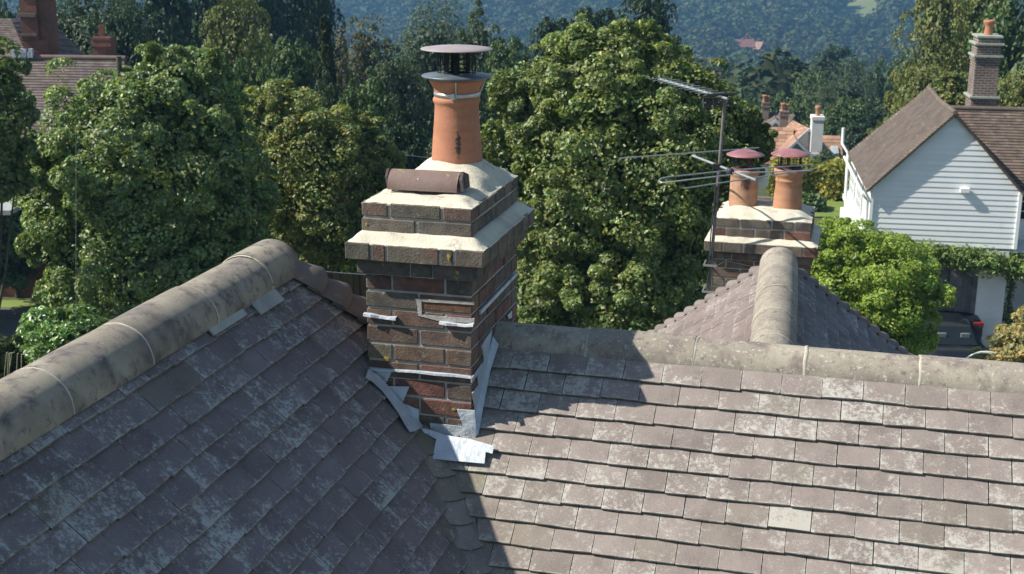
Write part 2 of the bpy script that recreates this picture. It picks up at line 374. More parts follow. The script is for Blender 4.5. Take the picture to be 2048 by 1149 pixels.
def sheet_on_ground(name, pts, mat, dz, kind='structure', sub=1):
    mb = MB(); n = len(pts); P = [(p[0], p[1], gz(p)+dz) for p in pts]
    mb.add(P, [tuple(range(n))]); return mb.build(name, mat, kind=kind)
def drape(name, cor, nu, nv, mat, dz):
    mb = MB(); c = [np.asarray(p[:2], float) for p in cor]; V = []
    for j in range(nv+1):
        for i in range(nu+1):
            u, v = i/nu, j/nv; p = (c[0]*(1-u)+c[1]*u)*(1-v) + (c[3]*(1-u)+c[2]*u)*v; V.append((p[0], p[1], gz(p)+dz))
    Fq = [(j*(nu+1)+i, j*(nu+1)+i+1, (j+1)*(nu+1)+i+1, (j+1)*(nu+1)+i) for j in range(nv) for i in range(nu)]
    mb.add(V, Fq, smooth=True); return mb.build(name, mat, kind='structure')
GZ = -11.7
drape('road', [onZ(-500, 665, GZ), onZ(640, 700, GZ), onZ(640, 612, GZ), onZ(-500, 622, GZ)], 8, 2, M['road'], .02)
drape('verge', [onZ(-500, 622, GZ), onZ(640, 612, GZ), onZ(640, 600, GZ), onZ(-500, 604, GZ)], 8, 1, M['lawn'], .03)
drape('driveway', [(-1, 31, 0), (12, 31, 0), (13, 44, 0), (.5, 44, 0)], 6, 6, M['road'], .025)
lw = [onZ(1540, 436, GZ), onZ(1760, 436, GZ), onZ(1790, 392, GZ), onZ(1540, 392, GZ)]
drape('lawn', lw, 6, 4, M['lawn'], .05)
FAZ0, FAZ1 = [math.atan2(at(x, 30, 1)[1], at(x, 30, 1)[0]) for x in (1752, 1676)]
fpts = [(q*math.cos(a), q*math.sin(a)) for q, a in ((805, FAZ1), (805, FAZ0), (930, FAZ0), (900, FAZ1))]
drape('field', [(*p, 0) for p in fpts], 6, 8, M['field'], .25)

# ------------------------------------------------------------------ foliage
def leaves(P, N, L, W, rng, fold=.25, col=(.75, 1.25), hue=.12, aim=None):
    """one folded leaf (two triangles) per point; P (n,3) points, N (n,3) normals"""
    n = len(P); N = N/np.maximum(np.linalg.norm(N, axis=1, keepdims=True), 1e-6)
    t = rng.normal(size=(n, 3)) if aim is None else aim + rng.normal(size=(n, 3))*.45
    a = t - N*np.sum(t*N, axis=1, keepdims=True); a /= np.maximum(np.linalg.norm(a, axis=1, keepdims=True), 1e-6)
    b = np.cross(N, a); s = rng.uniform(.65, 1.3, (n, 1))
    a = a*L*s*.5; b = b*W*s*.5; up = N*(W*s*fold)
    V = np.stack([P-a, P+b+up, P+a, P-b+up], 1).reshape(-1, 3)
    i = np.arange(n)*4
    Fc = np.stack([np.stack([i, i+1, i+2], 1), np.stack([i, i+2, i+3], 1)], 1).reshape(-1, 3)
    v = rng.uniform(*col, (n, 1)); h = rng.normal(0, hue, (n, 1))
    C = np.clip(v*np.hstack([1+h*1.6, 1+h*.3, 1-h*.8]), .05, 3); C = np.repeat(C, 2, 0)
    return V, Fc, C
def tri_object(name, V, Fc, C, mat, parent=None, smooth=False):
    me = bpy.data.meshes.new(name); nv, nf = len(V), len(Fc)
    me.vertices.add(nv); me.vertices.foreach_set('co', V.astype(np.float32).ravel())
    me.loops.add(nf*3); me.loops.foreach_set('vertex_index', Fc.astype(np.int32).ravel())
    me.polygons.add(nf); me.polygons.foreach_set('loop_start', np.arange(nf, dtype=np.int32)*3)
    me.polygons.foreach_set('loop_total', np.full(nf, 3, np.int32))
    me.materials.append(mat); me.update(calc_edges=True)
    ca = me.attributes.new('Col', 'FLOAT_COLOR', 'FACE')
    ca.data.foreach_set('color', np.c_[C, np.ones(len(C))].astype(np.float32).ravel())
    o = bpy.data.objects.new(name, me)
    if parent is not False: link(o, parent)
    return o
def sphere_pts(n, rng):
    v = rng.normal(size=(n, 3)); return v/np.linalg.norm(v, axis=1, keepdims=True)
def crown_points(blobs, nlobe, per, rng, lobe=.28, droop=0., up=.35, jit=.55, low=-.75, shell=(.82, 1.08)):
    """blobs: (centre, radii). Lobes sit on the blobs' surface; leaves sit on the lobes' outer side."""
    B = [(np.asarray(c, float), np.asarray(r, float)) for c, r in blobs]
    area = np.array([r[0]*r[2] + r[0]*r[1] for _, r in B]); cnt = np.maximum(3, (nlobe*area/area.sum()).astype(int))
    PP, NN, LV = [], [], []
    for (c, r), k in zip(B, cnt):
        d = sphere_pts(k*2, rng); d = d[d[:, 2] > low][:k]
        s = rng.uniform(*shell, (len(d), 1)); q = c + d*r*s
        keep = np.ones(len(q), bool)
        for (c2, r2) in B:
            if c2 is c: continue
            keep &= np.sum(((q-c2)/r2)**2, 1) > .62
        q, d = q[keep], d[keep]
        rm = float(np.mean(r)); lr = rm*lobe*rng.uniform(.5, 1.0, (len(q), 1))*np.where(rng.random((len(q), 1)) < .3, 1.75, 1.)
        pushed = rng.random((len(q), 1)) < .16; q = np.where(pushed, c+(q-c)*rng.uniform(1.04, 1.17, (len(q), 1)), q); lr = np.where(pushed, lr*.55, lr)
        m = per; sp = rng.normal(size=(len(q), m, 3)); sp /= np.linalg.norm(sp, axis=2, keepdims=True)
        sp = sp + d[:, None, :]*.75 + np.array([0, 0, .25]); sp /= np.linalg.norm(sp, axis=2, keepdims=True)
        rad = 1.02-.30*rng.random((len(q), m, 1))**2.2
        P = q[:, None, :] + sp*lr[:, None, :]*rad*np.array([1.15, 1.15, .85])
        P[..., 2] -= droop*rm*rng.uniform(0, 1, P.shape[:2])**2
        N = sp*.9 + np.array([0, 0, up]) + rng.normal(size=sp.shape)*jit
        PP.append(P.reshape(-1, 3)); NN.append(N.reshape(-1, 3))
        LV.append(np.repeat(rng.uniform(.8, 1.2, (len(q), 1)), m, 0))
        m2 = int(len(q)*per*.28); d2 = sphere_pts(m2*2, rng); d2 = d2[d2[:, 2] > low][:m2]
        wv = 1+.07*np.sin(d2[:, 0:1]*7+c[0])+.07*np.sin(d2[:, 2:3]*9+c[1])
        q2 = c+d2*r*wv*rng.uniform(.78, .95, (len(d2), 1)); keep = np.ones(len(q2), bool)
        for (c2, r2) in B:
            if c2 is not c: keep &= np.sum(((q2-c2)/r2)**2, 1) > .7
        q2, d2 = q2[keep], d2[keep]
        PP.append(q2); NN.append(d2*.6+np.array([0, 0, up])+rng.normal(size=d2.shape)*jit); LV.append(rng.uniform(.8, 1.15, (len(q2), 1)))
    return np.concatenate(PP), np.concatenate(NN), np.concatenate(LV)
def trunk_mb(base, top, r, blobs, rng, mb=None):
    mb = mb or MB(); base = np.asarray(base, float); top = np.asarray(top, float)
    H = top-base; pts = [base+H*t+np.array([math.sin(t*5)*.02*H[2], math.cos(t*4)*.02*H[2], 0])*(t > 0) for t in np.linspace(0, 1, 7)]
    mb.tube(pts, [r*(1.25-.95*t) for t in np.linspace(0, 1, 7)], 9)
    for k, (c, rr) in enumerate(blobs):
        for j in range(3):
            t = rng.uniform(.3, .85); s = base+H*t; d = sphere_pts(1, rng)[0]; d[2] = abs(d[2])*.6
            e = np.asarray(c)+d*np.asarray(rr)*.75; mid = (s+e)/2 + np.array([0, 0, -.08*np.linalg.norm(e-s)])
            mb.tube([s, mid, e], [r*.42, r*.25, r*.08], 6, cap=False)
    return mb
def px_blob(px, py, rx, ry, d, doff=0., dep=.9):
    c = at(px, py, d+doff); s = np.linalg.norm(c)/FOC
    return (c, np.array([rx*s, rx*s*dep, ry*s/math.cos(R(14))]))
def big_tree(name, label, blobs, d, mat, leaf, nlobe, per, seed, lobe=.28, col=(.7, 1.3), hue=.1, droop=0., trunk=.22, core=.68, jit=.55, up=.35, group=None, ground=None, asp=.62):
    r = np.random.default_rng(seed)
    B = [px_blob(b[0], b[1], b[2], b[3], d, b[4] if len(b) > 4 else 0.) for b in blobs]
    cx = np.mean([b[0] for b in B], 0); base = np.array([cx[0], cx[1], gz(cx) if ground is None else ground])
    t = thing(name, label, 'tree' if 'tree' in name else 'shrub', base, group)
    P, N, LV = crown_points(B, nlobe, per, r, lobe, droop, jit=jit, up=up)
    V, Fc, C = leaves(P, N, leaf, leaf*asp, r, col=col, hue=hue); C = C*np.repeat(LV, 2, 0)
    # inner leaves so that the crown is not see-through
    ni = int(len(P)*.3); pick = r.integers(0, len(B), ni); dd = sphere_pts(ni, r)
    cc = np.array([b[0] for b in B])[pick]; rr = np.array([b[1] for b in B])[pick]
    P2 = cc + dd*rr*(r.uniform(.45, core+.12, (ni, 1))); V2, F2, C2 = leaves(P2, dd+r.normal(size=dd.shape)*.5, leaf*2.0, leaf*1.5, r, col=(.6, 1.), hue=hue*.5)
    o = tri_object('crown', np.r_[V, V2], np.r_[Fc, F2+len(V)], np.r_[C, C2], mat, t)
    if trunk:
        topc = max(B, key=lambda b: b[0][2])[0]
        trunk_mb(base-np.array([0, 0, .3]), np.array([cx[0], cx[1], topc[2]]), trunk, B, r).build('trunk', M['bark'], t)
    return t

# ------------------------------------------------------------------ the tiled house in the foreground
MAINP, WINGP = R(42), R(47.5)
def tiles(mb, P0, u, dn, n, k0, k1, ua, ub, g=.098, wd=.163, dark=(.8, 1.2), moss=None, lich=(.2, .8), thick=.015, seed=1, special=None, off0=0., soff=0.):
    """courses k0..k1 below P0; u along the courses, dn down the slope, n outward; ua(s), ub(s) bound each course"""
    P0, u, dn, n = [np.asarray(a, float) for a in (P0, u, dn, n)]; rr = random.Random(seed)
    for k in range(k0, k1):
        sl_ = (k+1)*g + soff + rr.uniform(-.002, .002); st = k*g + soff - .012
        lo = min(ua(sl_), ua(st)); hi = max(ub(sl_), ub(st)); off = (k % 2)*wd/2 + off0 + rr.uniform(-.008, .008)
        i0 = math.floor((lo-off)/wd)
        for i in range(i0, math.ceil((hi-off)/wd)+1):
            a = off+i*wd+rr.uniform(.0008, .0022); b = off+(i+1)*wd-rr.uniform(.0008, .0022)
            aT, bT = max(a, ua(st)), min(b, ub(st)); aL, bL = max(a, ua(sl_)), min(b, ub(sl_))
            if bT-aT < .006 and bL-aL < .006: continue
            if bT < aT: aT = bT = (aT+bT)/2
            if bL < aL: aL = bL = (aL+bL)/2
            ds = rr.uniform(-.003, .003); dh = rr.uniform(-.0012, .003); tw = rr.uniform(-.0025, .0025)
            sL = sl_+ds; hl = .0195+dh; cam_ = .0022
            tone = rr.uniform(*dark); lv = rr.uniform(*lich); ms = moss(k, (a+b)/2) if moss else 0.
            if special and special(k, (a+b)/2): tone, lv = 1.5, 1.6
            W_ = lambda uu, ss, hh: P0 + u*uu + dn*ss + n*hh
            mT, mL = (aT+bT)/2, (aL+bL)/2
            vs = [W_(aT, st, .0045), W_(mT, st, .0065), W_(bT, st, .0045),
                  W_(aL, sL-tw, hl-.0005), W_(mL, sL, hl+cam_), W_(bL, sL+tw, hl-.0005),
                  W_(aL+.0015, sL-tw+.003, hl-.0035), W_(mL, sL+.003, hl-.0025+cam_), W_(bL-.0015, sL+tw+.003, hl-.0035),
                  W_(aL+.002, sL-tw+.001, hl-thick), W_(mL, sL+.001, hl-thick+cam_), W_(bL-.002, sL+tw+.001, hl-thick),
                  W_(aT, st, -.008), W_(bT, st, -.008)]
            U = [(0, 1), (.5, 1), (1, 1), (0, 0), (.5, 0), (1, 0)]
            fs = [(0, 3, 4, 1), (1, 4, 5, 2), (3, 6, 7, 4), (4, 7, 8, 5), (6, 9, 10, 7), (7, 10, 11, 8), (0, 12, 9, 3), (2, 5, 11, 13)]
            uvs = [[U[q] for q in fs[0]], [U[q] for q in fs[1]]] + [None]*6
            mb.add(vs[:6], fs[:2], (tone, lv, ms), 0, uvs=uvs[:2])
            te = rr.uniform(.75, 1.2); mb.add(vs, fs[2:], (te, te, te), 1)
def sheet(mb, P0, u, dn, n, pts, depth=.03, h=-.006, mat=2):
    P0, u, dn, n = [np.asarray(a, float) for a in (P0, u, dn, n)]
    top = [P0+u*a+dn*s+n*h for a, s in pts]; mb.prism(top, -n*depth, mat=mat)
def halfround(mb, p0, p1, r, seg=.457, a0=-8, a1=188, up=(0, 0, 1), nseg=18, mort=.007, seed=3, th=.014, grow=0., mats=(0, 1), phase=0.):
    """ridge tiles from p0 to p1 with a mortar ring at every joint"""
    p0, p1 = np.asarray(p0, float), np.asarray(p1, float); L = np.linalg.norm(p1-p0); d = (p1-p0)/L; up = np.asarray(up, float)
    s = np.cross(d, up); s /= np.linalg.norm(s); up2 = np.cross(s, d); rr = random.Random(seed); t = -phase
    while t < L-1e-6:
        ta, tb = max(t, 0), min(t+seg, L); r1 = r+rr.uniform(-.003, .003); dy = rr.uniform(-.004, .004)
        ang = [R(a0+(a1-a0)*k/nseg) for k in range(nseg+1)]; vs = []
        rings = [(ta+.003, r1, .0), (ta+(tb-ta)*.5, r1+.001+grow/2, .0), (tb-.003, r1+grow, .0)]
        tone = rr.uniform(.86, 1.12)
        for (q, ra, _) in rings:
            for a in ang: vs.append(p0+d*q+s*math.cos(a)*ra+up2*(math.sin(a)*ra+dy))
        for (q, ra, _) in rings:
            for a in ang: vs.append(p0+d*q+s*math.cos(a)*(ra-th)+up2*(math.sin(a)*(ra-th)+dy))
        n = nseg+1; N3 = 3*n
        fs = [(i*n+k, i*n+k+1, (i+1)*n+k+1, (i+1)*n+k) for i in range(2) for k in range(nseg)]
        fs2 = [(N3+i*n+k, N3+(i+1)*n+k, N3+(i+1)*n+k+1, N3+i*n+k+1) for i in range(2) for k in range(nseg)]
        fe = [(k, N3+k, N3+k+1, k+1) for k in range(nseg)] + [(2*n+k, 2*n+k+1, N3+2*n+k+1, N3+2*n+k) for k in range(nseg)]
        fe += [(i*n, (i+1)*n, N3+(i+1)*n, N3+i*n) for i in range(2)] + [(i*n+nseg, N3+i*n+nseg, N3+(i+1)*n+nseg, (i+1)*n+nseg) for i in range(2)]
        mb.add(vs, fs, (tone,)*3, mats[0], True); mb.add(vs, fs2+fe, (tone,)*3, mats[0])
        if tb < L-.01:
            vs = []; m_ = mort
            for q, e in ((tb-m_, -.0025), (tb-m_*.4, -.0002), (tb+m_*.4, -.0002), (tb+m_, -.0025)):
                for a in ang: vs.append(p0+d*(q+.0016*math.sin(a*7+t*9))+s*math.cos(a)*(r+e+.0015)+up2*math.sin(a)*(r+e+.0015))
            mb.add(vs, [(i*n+k, i*n+k+1, (i+1)*n+k+1, (i+1)*n+k) for i in range(3) for k in range(nseg)], (1, 1, 1), mats[1], True)
        t += seg
house = thing('tiled_house', 'brick house with the purple-brown tiled roof and tall orange-potted chimney nearest the viewer', 'house', (1.0, 2.6, GZ))
cm, sm = math.cos(MAINP), math.sin(MAINP); cw, sw = math.cos(WINGP), math.sin(WINGP)
RY, RZ = 5.52, -1.73          # main ridge: apex of the slopes
LX, LZ, LE = -2.38, -1.38, 5.15    # wing ridge apex and its far end
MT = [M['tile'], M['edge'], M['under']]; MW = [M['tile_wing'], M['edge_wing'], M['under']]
valX = lambda Y: (3.025 - Y)/1.212
valY = lambda X: 3.025 - 1.212*X
# main slope towards the camera
def m_left(s): return valX(RY - s*cm)+.03
mb = MB()
P0 = (0, RY, RZ)
CHX0, CHX1, CHY0, CHY1 = -1.94, -1.484, 5.087, 5.832
def left_of_chim(s):
    Y = RY - s*cm
    return max(valX(Y)+.07, CHX1-.005) if Y > CHY0+.0 else valX(Y)+.07
def spec(k, u): return (k == 7 and abs(u+.085) < .08)
def mossm(k, u):
    d = u - valX(RY - k*.098*cm); return max(0, .75-d*1.5)*rnd.uniform(.3, 1.) + (.25 if rnd.random() < .06 else 0)
tiles(mb, P0, (1, 0, 0), (0, -cm, -sm), (0, -sm, cm), 1, 39, left_of_chim, lambda s: 5.0, special=spec, moss=mossm, seed=11, dark=(.9, 1.1), lich=(.15, .85), soff=.052)
sheet(mb, P0, (1, 0, 0), (0, -cm, -sm), (0, -sm, cm), [(m_left(0)-.1, .07), (5, .07), (5, 3.9), (m_left(3.9)-.1, 3.9)])
mb.build('roof_slope', MT, house)
# back of the main roof
mb = MB(); tiles(mb, P0, (-1, 0, 0), (0, cm, -sm), (0, sm, cm), 1, 39, lambda s: -5., lambda s: 1.95, seed=12, soff=.05)
sheet(mb, P0, (-1, 0, 0), (0, cm, -sm), (0, sm, cm), [(-5, .07), (1.95, .07), (1.95, 3.9), (-5, 3.9)]); mb.build('roof_slope', MT, house)
# left wing, slope facing the chimney (shaded)
def w_far(s):
    X = LX + s*cw
    hip = LE + (X-LX)*1.0
    return min(hip, valY(X)-.055) if X > -1.93 else min(hip, valY(X)+.02)
def w_far2(s):
    X = LX + s*cw; y = w_far(s)
    return min(y, 5.087) if X > CHX0 else y
def mossw(k, u):
    X = LX + k*.098*cw; d = valY(X)-u; return max(0, .9-d*2.4)*rnd.uniform(.4, 1.) if X > -2.1 else (.4 if rnd.random() < .05 else 0)
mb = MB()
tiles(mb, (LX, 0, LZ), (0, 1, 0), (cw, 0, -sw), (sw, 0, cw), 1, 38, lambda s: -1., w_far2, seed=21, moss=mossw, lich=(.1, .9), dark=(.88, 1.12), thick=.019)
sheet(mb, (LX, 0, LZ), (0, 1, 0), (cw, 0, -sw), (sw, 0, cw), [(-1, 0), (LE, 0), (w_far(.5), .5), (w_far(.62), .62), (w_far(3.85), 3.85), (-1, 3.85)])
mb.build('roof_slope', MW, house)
mb = MB(); tiles(mb, (LX, 0, LZ), (0, -1, 0), (-cw, 0, -sw), (-sw, 0, cw), 1, 38, lambda s: -(LE+s*cw), lambda s: 1., seed=22)
sheet(mb, (LX, 0, LZ), (0, -1, 0), (-cw, 0, -sw), (-sw, 0, cw), [(-LE, 0), (1, 0), (1, 3.85), (-(LE+3.85*cw), 3.85)]); mb.build('roof_slope', MT, house)
mb = MB(); tiles(mb, (LX, LE, LZ), (1, 0, 0), (0, cw, -sw), (0, sw, cw), 0, 38, lambda s: -s*cw, lambda s: s*cw, seed=23)
sheet(mb, (LX, LE, LZ), (1, 0, 0), (0, cw, -sw), (0, sw, cw), [(0, 0), (3.85*cw, 3.85), (-3.85*cw, 3.85)]); mb.build('roof_slope', MT, house)
# rear wing
RZR = -2.0; _a, _b = onZ(1546, 690, RZR), onZ(1559, 506, RZR); _d = _b-_a; ra = math.atan2(-_d[0], _d[1])
RU = np.array([-math.sin(ra), math.cos(ra), 0]); RS = np.array([math.cos(ra), math.sin(ra), 0])
RLEN = float(np.linalg.norm(_d))+.9; RP = _b-RU*RLEN+np.array([0, 0, -.035]); RPI = R(44); cr, sr = math.cos(RPI), math.sin(RPI)
for sg in (-1, 1):
    mb = MB(); dn = RS*sg*cr + np.array([0, 0, -sr]); n = RS*sg*sr + np.array([0, 0, cr])
    if sg < 0: tiles(mb, RP, RU, dn, n, 1, 34, lambda s: .0, lambda s: RLEN+s*cr, seed=31, lich=(.2, .9), dark=(.9, 1.12))
    else: tiles(mb, RP, -RU, dn, n, 1, 34, lambda s: -(RLEN+s*cr), lambda s: .0, seed=32, lich=(.1, .7))
    sheet(mb, RP, RU, dn, n, [(0, 0), (RLEN, 0), (RLEN+3.4*cr, 3.4), (0, 3.4)]); mb.build('roof_slope', [M['tile_rear'], M['edge'], M['under']] if sg < 0 else MW, house)
mb = MB(); e = RP+RU*RLEN; dn = RU*cr+np.array([0, 0, -sr]); n = RU*sr+np.array([0, 0, cr])
tiles(mb, e, RS, dn, n, 0, 34, lambda s: -s*cr, lambda s: s*cr, seed=33); sheet(mb, e, RS, dn, n, [(0, 0), (3.4*cr, 3.4), (-3.4*cr, 3.4)]); mb.build('roof_slope', MT, house)
# ridges
MR = [M['ridge'], M['mortar']]; MR2 = [M['ridge_dark'], M['mortar']]
mb = MB(); halfround(mb, (-1.99, RY-.010, RZ-.113), (5.0, RY-.010, RZ-.113), .108, seed=5, phase=.452, a0=-2, a1=182); mb.build('ridge_tiles', MR, house)
mb = MB(); halfround(mb, (LX, LE, LZ-.090), (LX, -1.0, LZ-.090), .128, seed=6, a0=-4, a1=184, phase=.20, seg=.485)
mb.build('ridge_tiles', MR2, house)
mb = MB(); q0 = RP+RU*.05+np.array([0, 0, -.045]); q1 = RP+RU*(RLEN+.01)+np.array([0, 0, -.045])
halfround(mb, q0, q1, .117, seed=7, a0=-5, a1=185, mort=.004, seg=.46); mb.build('ridge_tiles', MR, house)
# mortar bedding and moss under the ridge edges
mb = MB(); rr = random.Random(9)
def bedding(p0, p1, r, mat, wob=.006):
    p0, p1 = np.asarray(p0, float), np.asarray(p1, float); n = max(8, int(np.linalg.norm(p1-p0)/.035))
    mb.tube([p0+(p1-p0)*i/n+np.array([rr.uniform(-wob, wob), rr.uniform(-wob, wob), rr.uniform(-wob, wob)]) for i in range(n+1)], [r*rr.uniform(.6, 1.3) for _ in range(n+1)], 6, mat=mat)
bedding((-1.48, RY-.115, RZ-.115), (5, RY-.115, RZ-.115), .010, 0); bedding((LX+.124, LE, LZ-.128), (LX+.124, -1, LZ-.128), .010, 1)
mb.build('mortar_bedding', [M['edge'], M['edge']], house)
# slips of old lead and mortar along the wing ridge's lower edge
mb = MB()
def on_wing(y, s, h=.02): return np.array([LX+s*cw+sw*h, y, LZ-s*sw+cw*h])
for y0, y1, s0, s1 in ((4.30, 4.58, .15, .185), (4.66, 4.88, .15, .215)):
    mb.prism([on_wing(y0, s0, .024), on_wing(y1, s0, .024), on_wing(y1, s1, .024), on_wing(y0, s1, .024)], np.array([sw, 0, cw])*.006)
mb.build('lead_slip', M['oldlead'], house)
# hip (bonnet) tiles
def bonnets(mb, apex, d2, pitch_drop, n, g, r0=.062, r1=.088, L=.155, upv=(0, 0, 1), k0=0):
    apex = np.asarray(apex, float); d = np.array([d2[0], d2[1], -pitch_drop]); d /= np.linalg.norm(d)
    s = np.cross(d, np.asarray(upv, float)); s /= np.linalg.norm(s); up2 = np.cross(s, d)
    for k in range(k0, n):
        c = apex+d*(k*g); ns = 12; vs = []; tone = rnd.uniform(.85, 1.15)
        prof = ((-.03, r0, -.012), (L*.5, (r0+r1)/2, .0), (L*.9, r1, .010), (L, r1*.96, .002))
        for (q, ra, dz) in prof:
            for i in range(ns+1):
                a = R(-12+204*i/ns); vs.append(c+d*q+s*math.cos(a)*ra*1.12+up2*(math.sin(a)*ra*.82+dz-.012))
        m_ = ns+1; fs = [(j*m_+i, j*m_+i+1, (j+1)*m_+i+1, (j+1)*m_+i) for j in range(len(prof)-1) for i in range(ns)]
        mb.add(vs, fs, (tone,)*3, 0, True); o = (len(prof)-1)*m_
        mb.add([vs[o+i] for i in range(m_)], [tuple(range(m_))], (tone*.8,)*3, 1)
hs = math.tan(RPI)
mb = MB(); gd = .098/math.sqrt(cr*cr*2+sr*sr)*(2*cr*cr+sr*sr) if False else .098*math.sqrt(2*cr*cr+sr*sr)
for sg in (-1, 1):
    d2 = (RU+RS*sg); bonnets(mb, e+np.array([0, 0, .002]), d2, hs, 34, gd, .034, .052, .13)
mb.build('hip_tiles', [M['bonnet'], M['edge']], house)
mb = MB(); hw = math.tan(WINGP)
bonnets(mb, (LX+.07, LE-.03, LZ-.055), (1, .9), hw*.95, 4, .138, .066, .092, .17)
bonnets(mb, (LX-.02, LE, LZ-.02), (-1, 1), hw, 30, .15, .06, .08, .17); mb.build('hip_tiles', [M['bonnet'], M['edge']], house)
# valley tiles: rounded tiles turned half-way between the two slopes
mb = MB(); nmid = np.array([sw, 0, cw])+np.array([0, -sm, cm]); nmid /= np.linalg.norm(nmid)
nw, nm_ = np.array([sw, 0, cw]), np.array([0, -sm, cm]); vd = np.cross(nw, nm_); vd /= np.linalg.norm(vd)
if vd[2] > 0: vd = -vd
side = np.cross(nmid, vd); side /= np.linalg.norm(side)
if side[0] < 0: side = -side
Y = 5.09; k = 0; stepd = .098*sm/abs(vd[2])
p = np.array([valX(Y), Y, RZ-(RY-Y)*math.tan(MAINP)])
while k < 28:
    c = p+vd*(k*stepd)+nmid*.030+side*rnd.uniform(-.006, .006); wd = .092*rnd.uniform(.94, 1.06); ln = .142; outl = []
    for (a, b) in ((-.42, -.12), (-.8, .02), (-1, .3), (-.98, .62), (-.75, .9), (-.3, 1.0), (.1, 1.02), (.5, .98), (.85, .82), (1.0, .55), (1.0, .1), (.7, -.12)):
        outl.append((a*wd, b*ln))
    tone = rnd.uniform(.85, 1.1); cn = c+vd*ln*.45+nmid*.008
    top = [c+side*a+vd*(b)+nmid*(.013*(b/ln)+.010*(abs(a)/wd)**2) for a, b in outl]; bot = [q-nmid*.020 for q in top]
    n = len(top)
    mb.add([cn]+top, [(0, 1+i, 1+(i+1) % n) for i in range(n)], (tone, .3, max(0, .9-k*.18)*rnd.uniform(.5, 1)+.05), 0,
           uvs=[[(.5, .5), (.5, .5), (.5, .5)]]*n)
    mb.add(top+bot, [(i, (i+1) % n, n+(i+1) % n, n+i) for i in range(n)], (1, 1, 1), 1); k += 1
mb.build('valley_tiles', MT, house)
# moss tufts in the valley
mb = MB(); rr = random.Random(4)
for i in range(520):
    k = rr.uniform(-.6, 22); c = p+vd*(k*stepd)+nmid*.026+side*(rr.choice((-1, 1))*rr.uniform(.070, .105)); r_ = rr.uniform(.003, .008)
    fr = 1.
    a = rr.uniform(0, 6); vs = [c+side*r_*math.cos(a+t)+vd*r_*1.6*math.sin(a+t) for t in (0, 1.3, 2.6, 3.9, 5.2)]+[c+nmid*r_*.9]
    mb.add(vs, [(i_, (i_+1) % 5, 5) for i_ in range(5)], (rr.uniform(.7, 1.2),)*3)
mb.build('moss', pm('moss', (.10, .10, .03), (.16, .15, .05), 60, 1., bump=(300, .002)), house, kind='stuff')
# walls
mb = MB()
mb.box((-1.9, 3.0, GZ-.3), (4.8, 8.1, -4.15)); mb.build('wall', M['housebrick'], house)
mb = MB(); mb.box((-4.7, -.8, GZ-.3), (-.02, 7.4, -4.05)); mb.build('wall', M['housebrick'], house)
mb = MB(); mb.box((-2.6, 8.1, GZ-.3), (1.9, 9.3, -4.2)); mb.build('wall', M['housebrick'], house)
# gable end of the main roof
mb = MB(); mb.prism([(4.75, 3.0, -4.15), (4.75, 8.1, -4.15), (4.75, RY, RZ-.1)], (.05, 0, 0)); mb.build('gable', M['housebrick'], house); mb = MB(); mb.prism([(-4.6, -.78, -4.05), (-.1, -.78, -4.05), (LX, -.78, LZ-.12)], (0, .05, 0))
mb.build('gable', M['housebrick'], house)

# ------------------------------------------------------------------ brickwork
BR = {'r': (.158, .076, .057), 'b': (.15, .10, .076), 'g': (.145, .122, .095), 'd': (.112, .092, .08), 'p': (.145, .082, .068), 'o': (.20, .11, .065)}
def bcol(k, rr): c = BR[k]; t = rr.uniform(.82, 1.18); return tuple(v*t*rr.uniform(.95, 1.05) for v in c)
def courses(mb, x0, x1, y0, y1, ztop, spec_, h=.075, j=.010, seed=1, side_cols='bgpdb', bl=.225, jn=None):
    """spec_: one (lengths, colours) per course for the front; the other faces follow in plain bond"""
    rr = random.Random(seed); z = ztop
    for ci, (lens, cols) in enumerate(spec_):
        hh = h; z0 = z-hh+j; z1 = z; tot = sum(lens); gap = jn or j
        def row(ax, lo, hi, face, lens, cols):
            t = lo; L = hi-lo-gap*(len(lens)-1); tt = sum(lens)
            for l, c in zip(lens, cols):
                w_ = L*l/tt; a, b = t, t+w_; t = b+gap; d = rr.uniform(-.002, .0025); dz = rr.uniform(-.0015, .0015)
                if face == 'f': lo_, hi_ = (a, y0-d, z0+dz), (b, y0+.1, z1+dz)
                elif face == 'k': lo_, hi_ = (a, y1-.1, z0+dz), (b, y1+d, z1+dz)
                elif face == 'l': lo_, hi_ = (x0-d, a, z0+dz), (x0+.1, b, z1+dz)
                else: lo_, hi_ = (x1-.1, a, z0+dz), (x1+d, b, z1+dz)
                mb.box(lo_, hi_, bcol(c, rr), 0, bev=.0035)
        row(0, x0, x1, 'f', lens, cols); row(0, x0, x1, 'k', lens, [rr.choice(side_cols) for _ in lens])
        Ls = y1-y0-.2-2*gap; n = max(1, round(Ls/(bl if ci % 2 else bl*.55)))
        for fc in 'lr': row(1, y0+.1+gap, y1-.1-gap, fc, [1]*n, [rr.choice(side_cols) for _ in range(n)])
        z -= hh
    mb.box((x0+.006, y0+.006, z+.002), (x1-.006, y1-.006, ztop-.002), (1, 1, 1), 1)
MBk = [M['brick'], M['joint']]
ch = MB()
X0, X1, Y0, Y1 = CHX0, CHX1, CHY0, CHY1
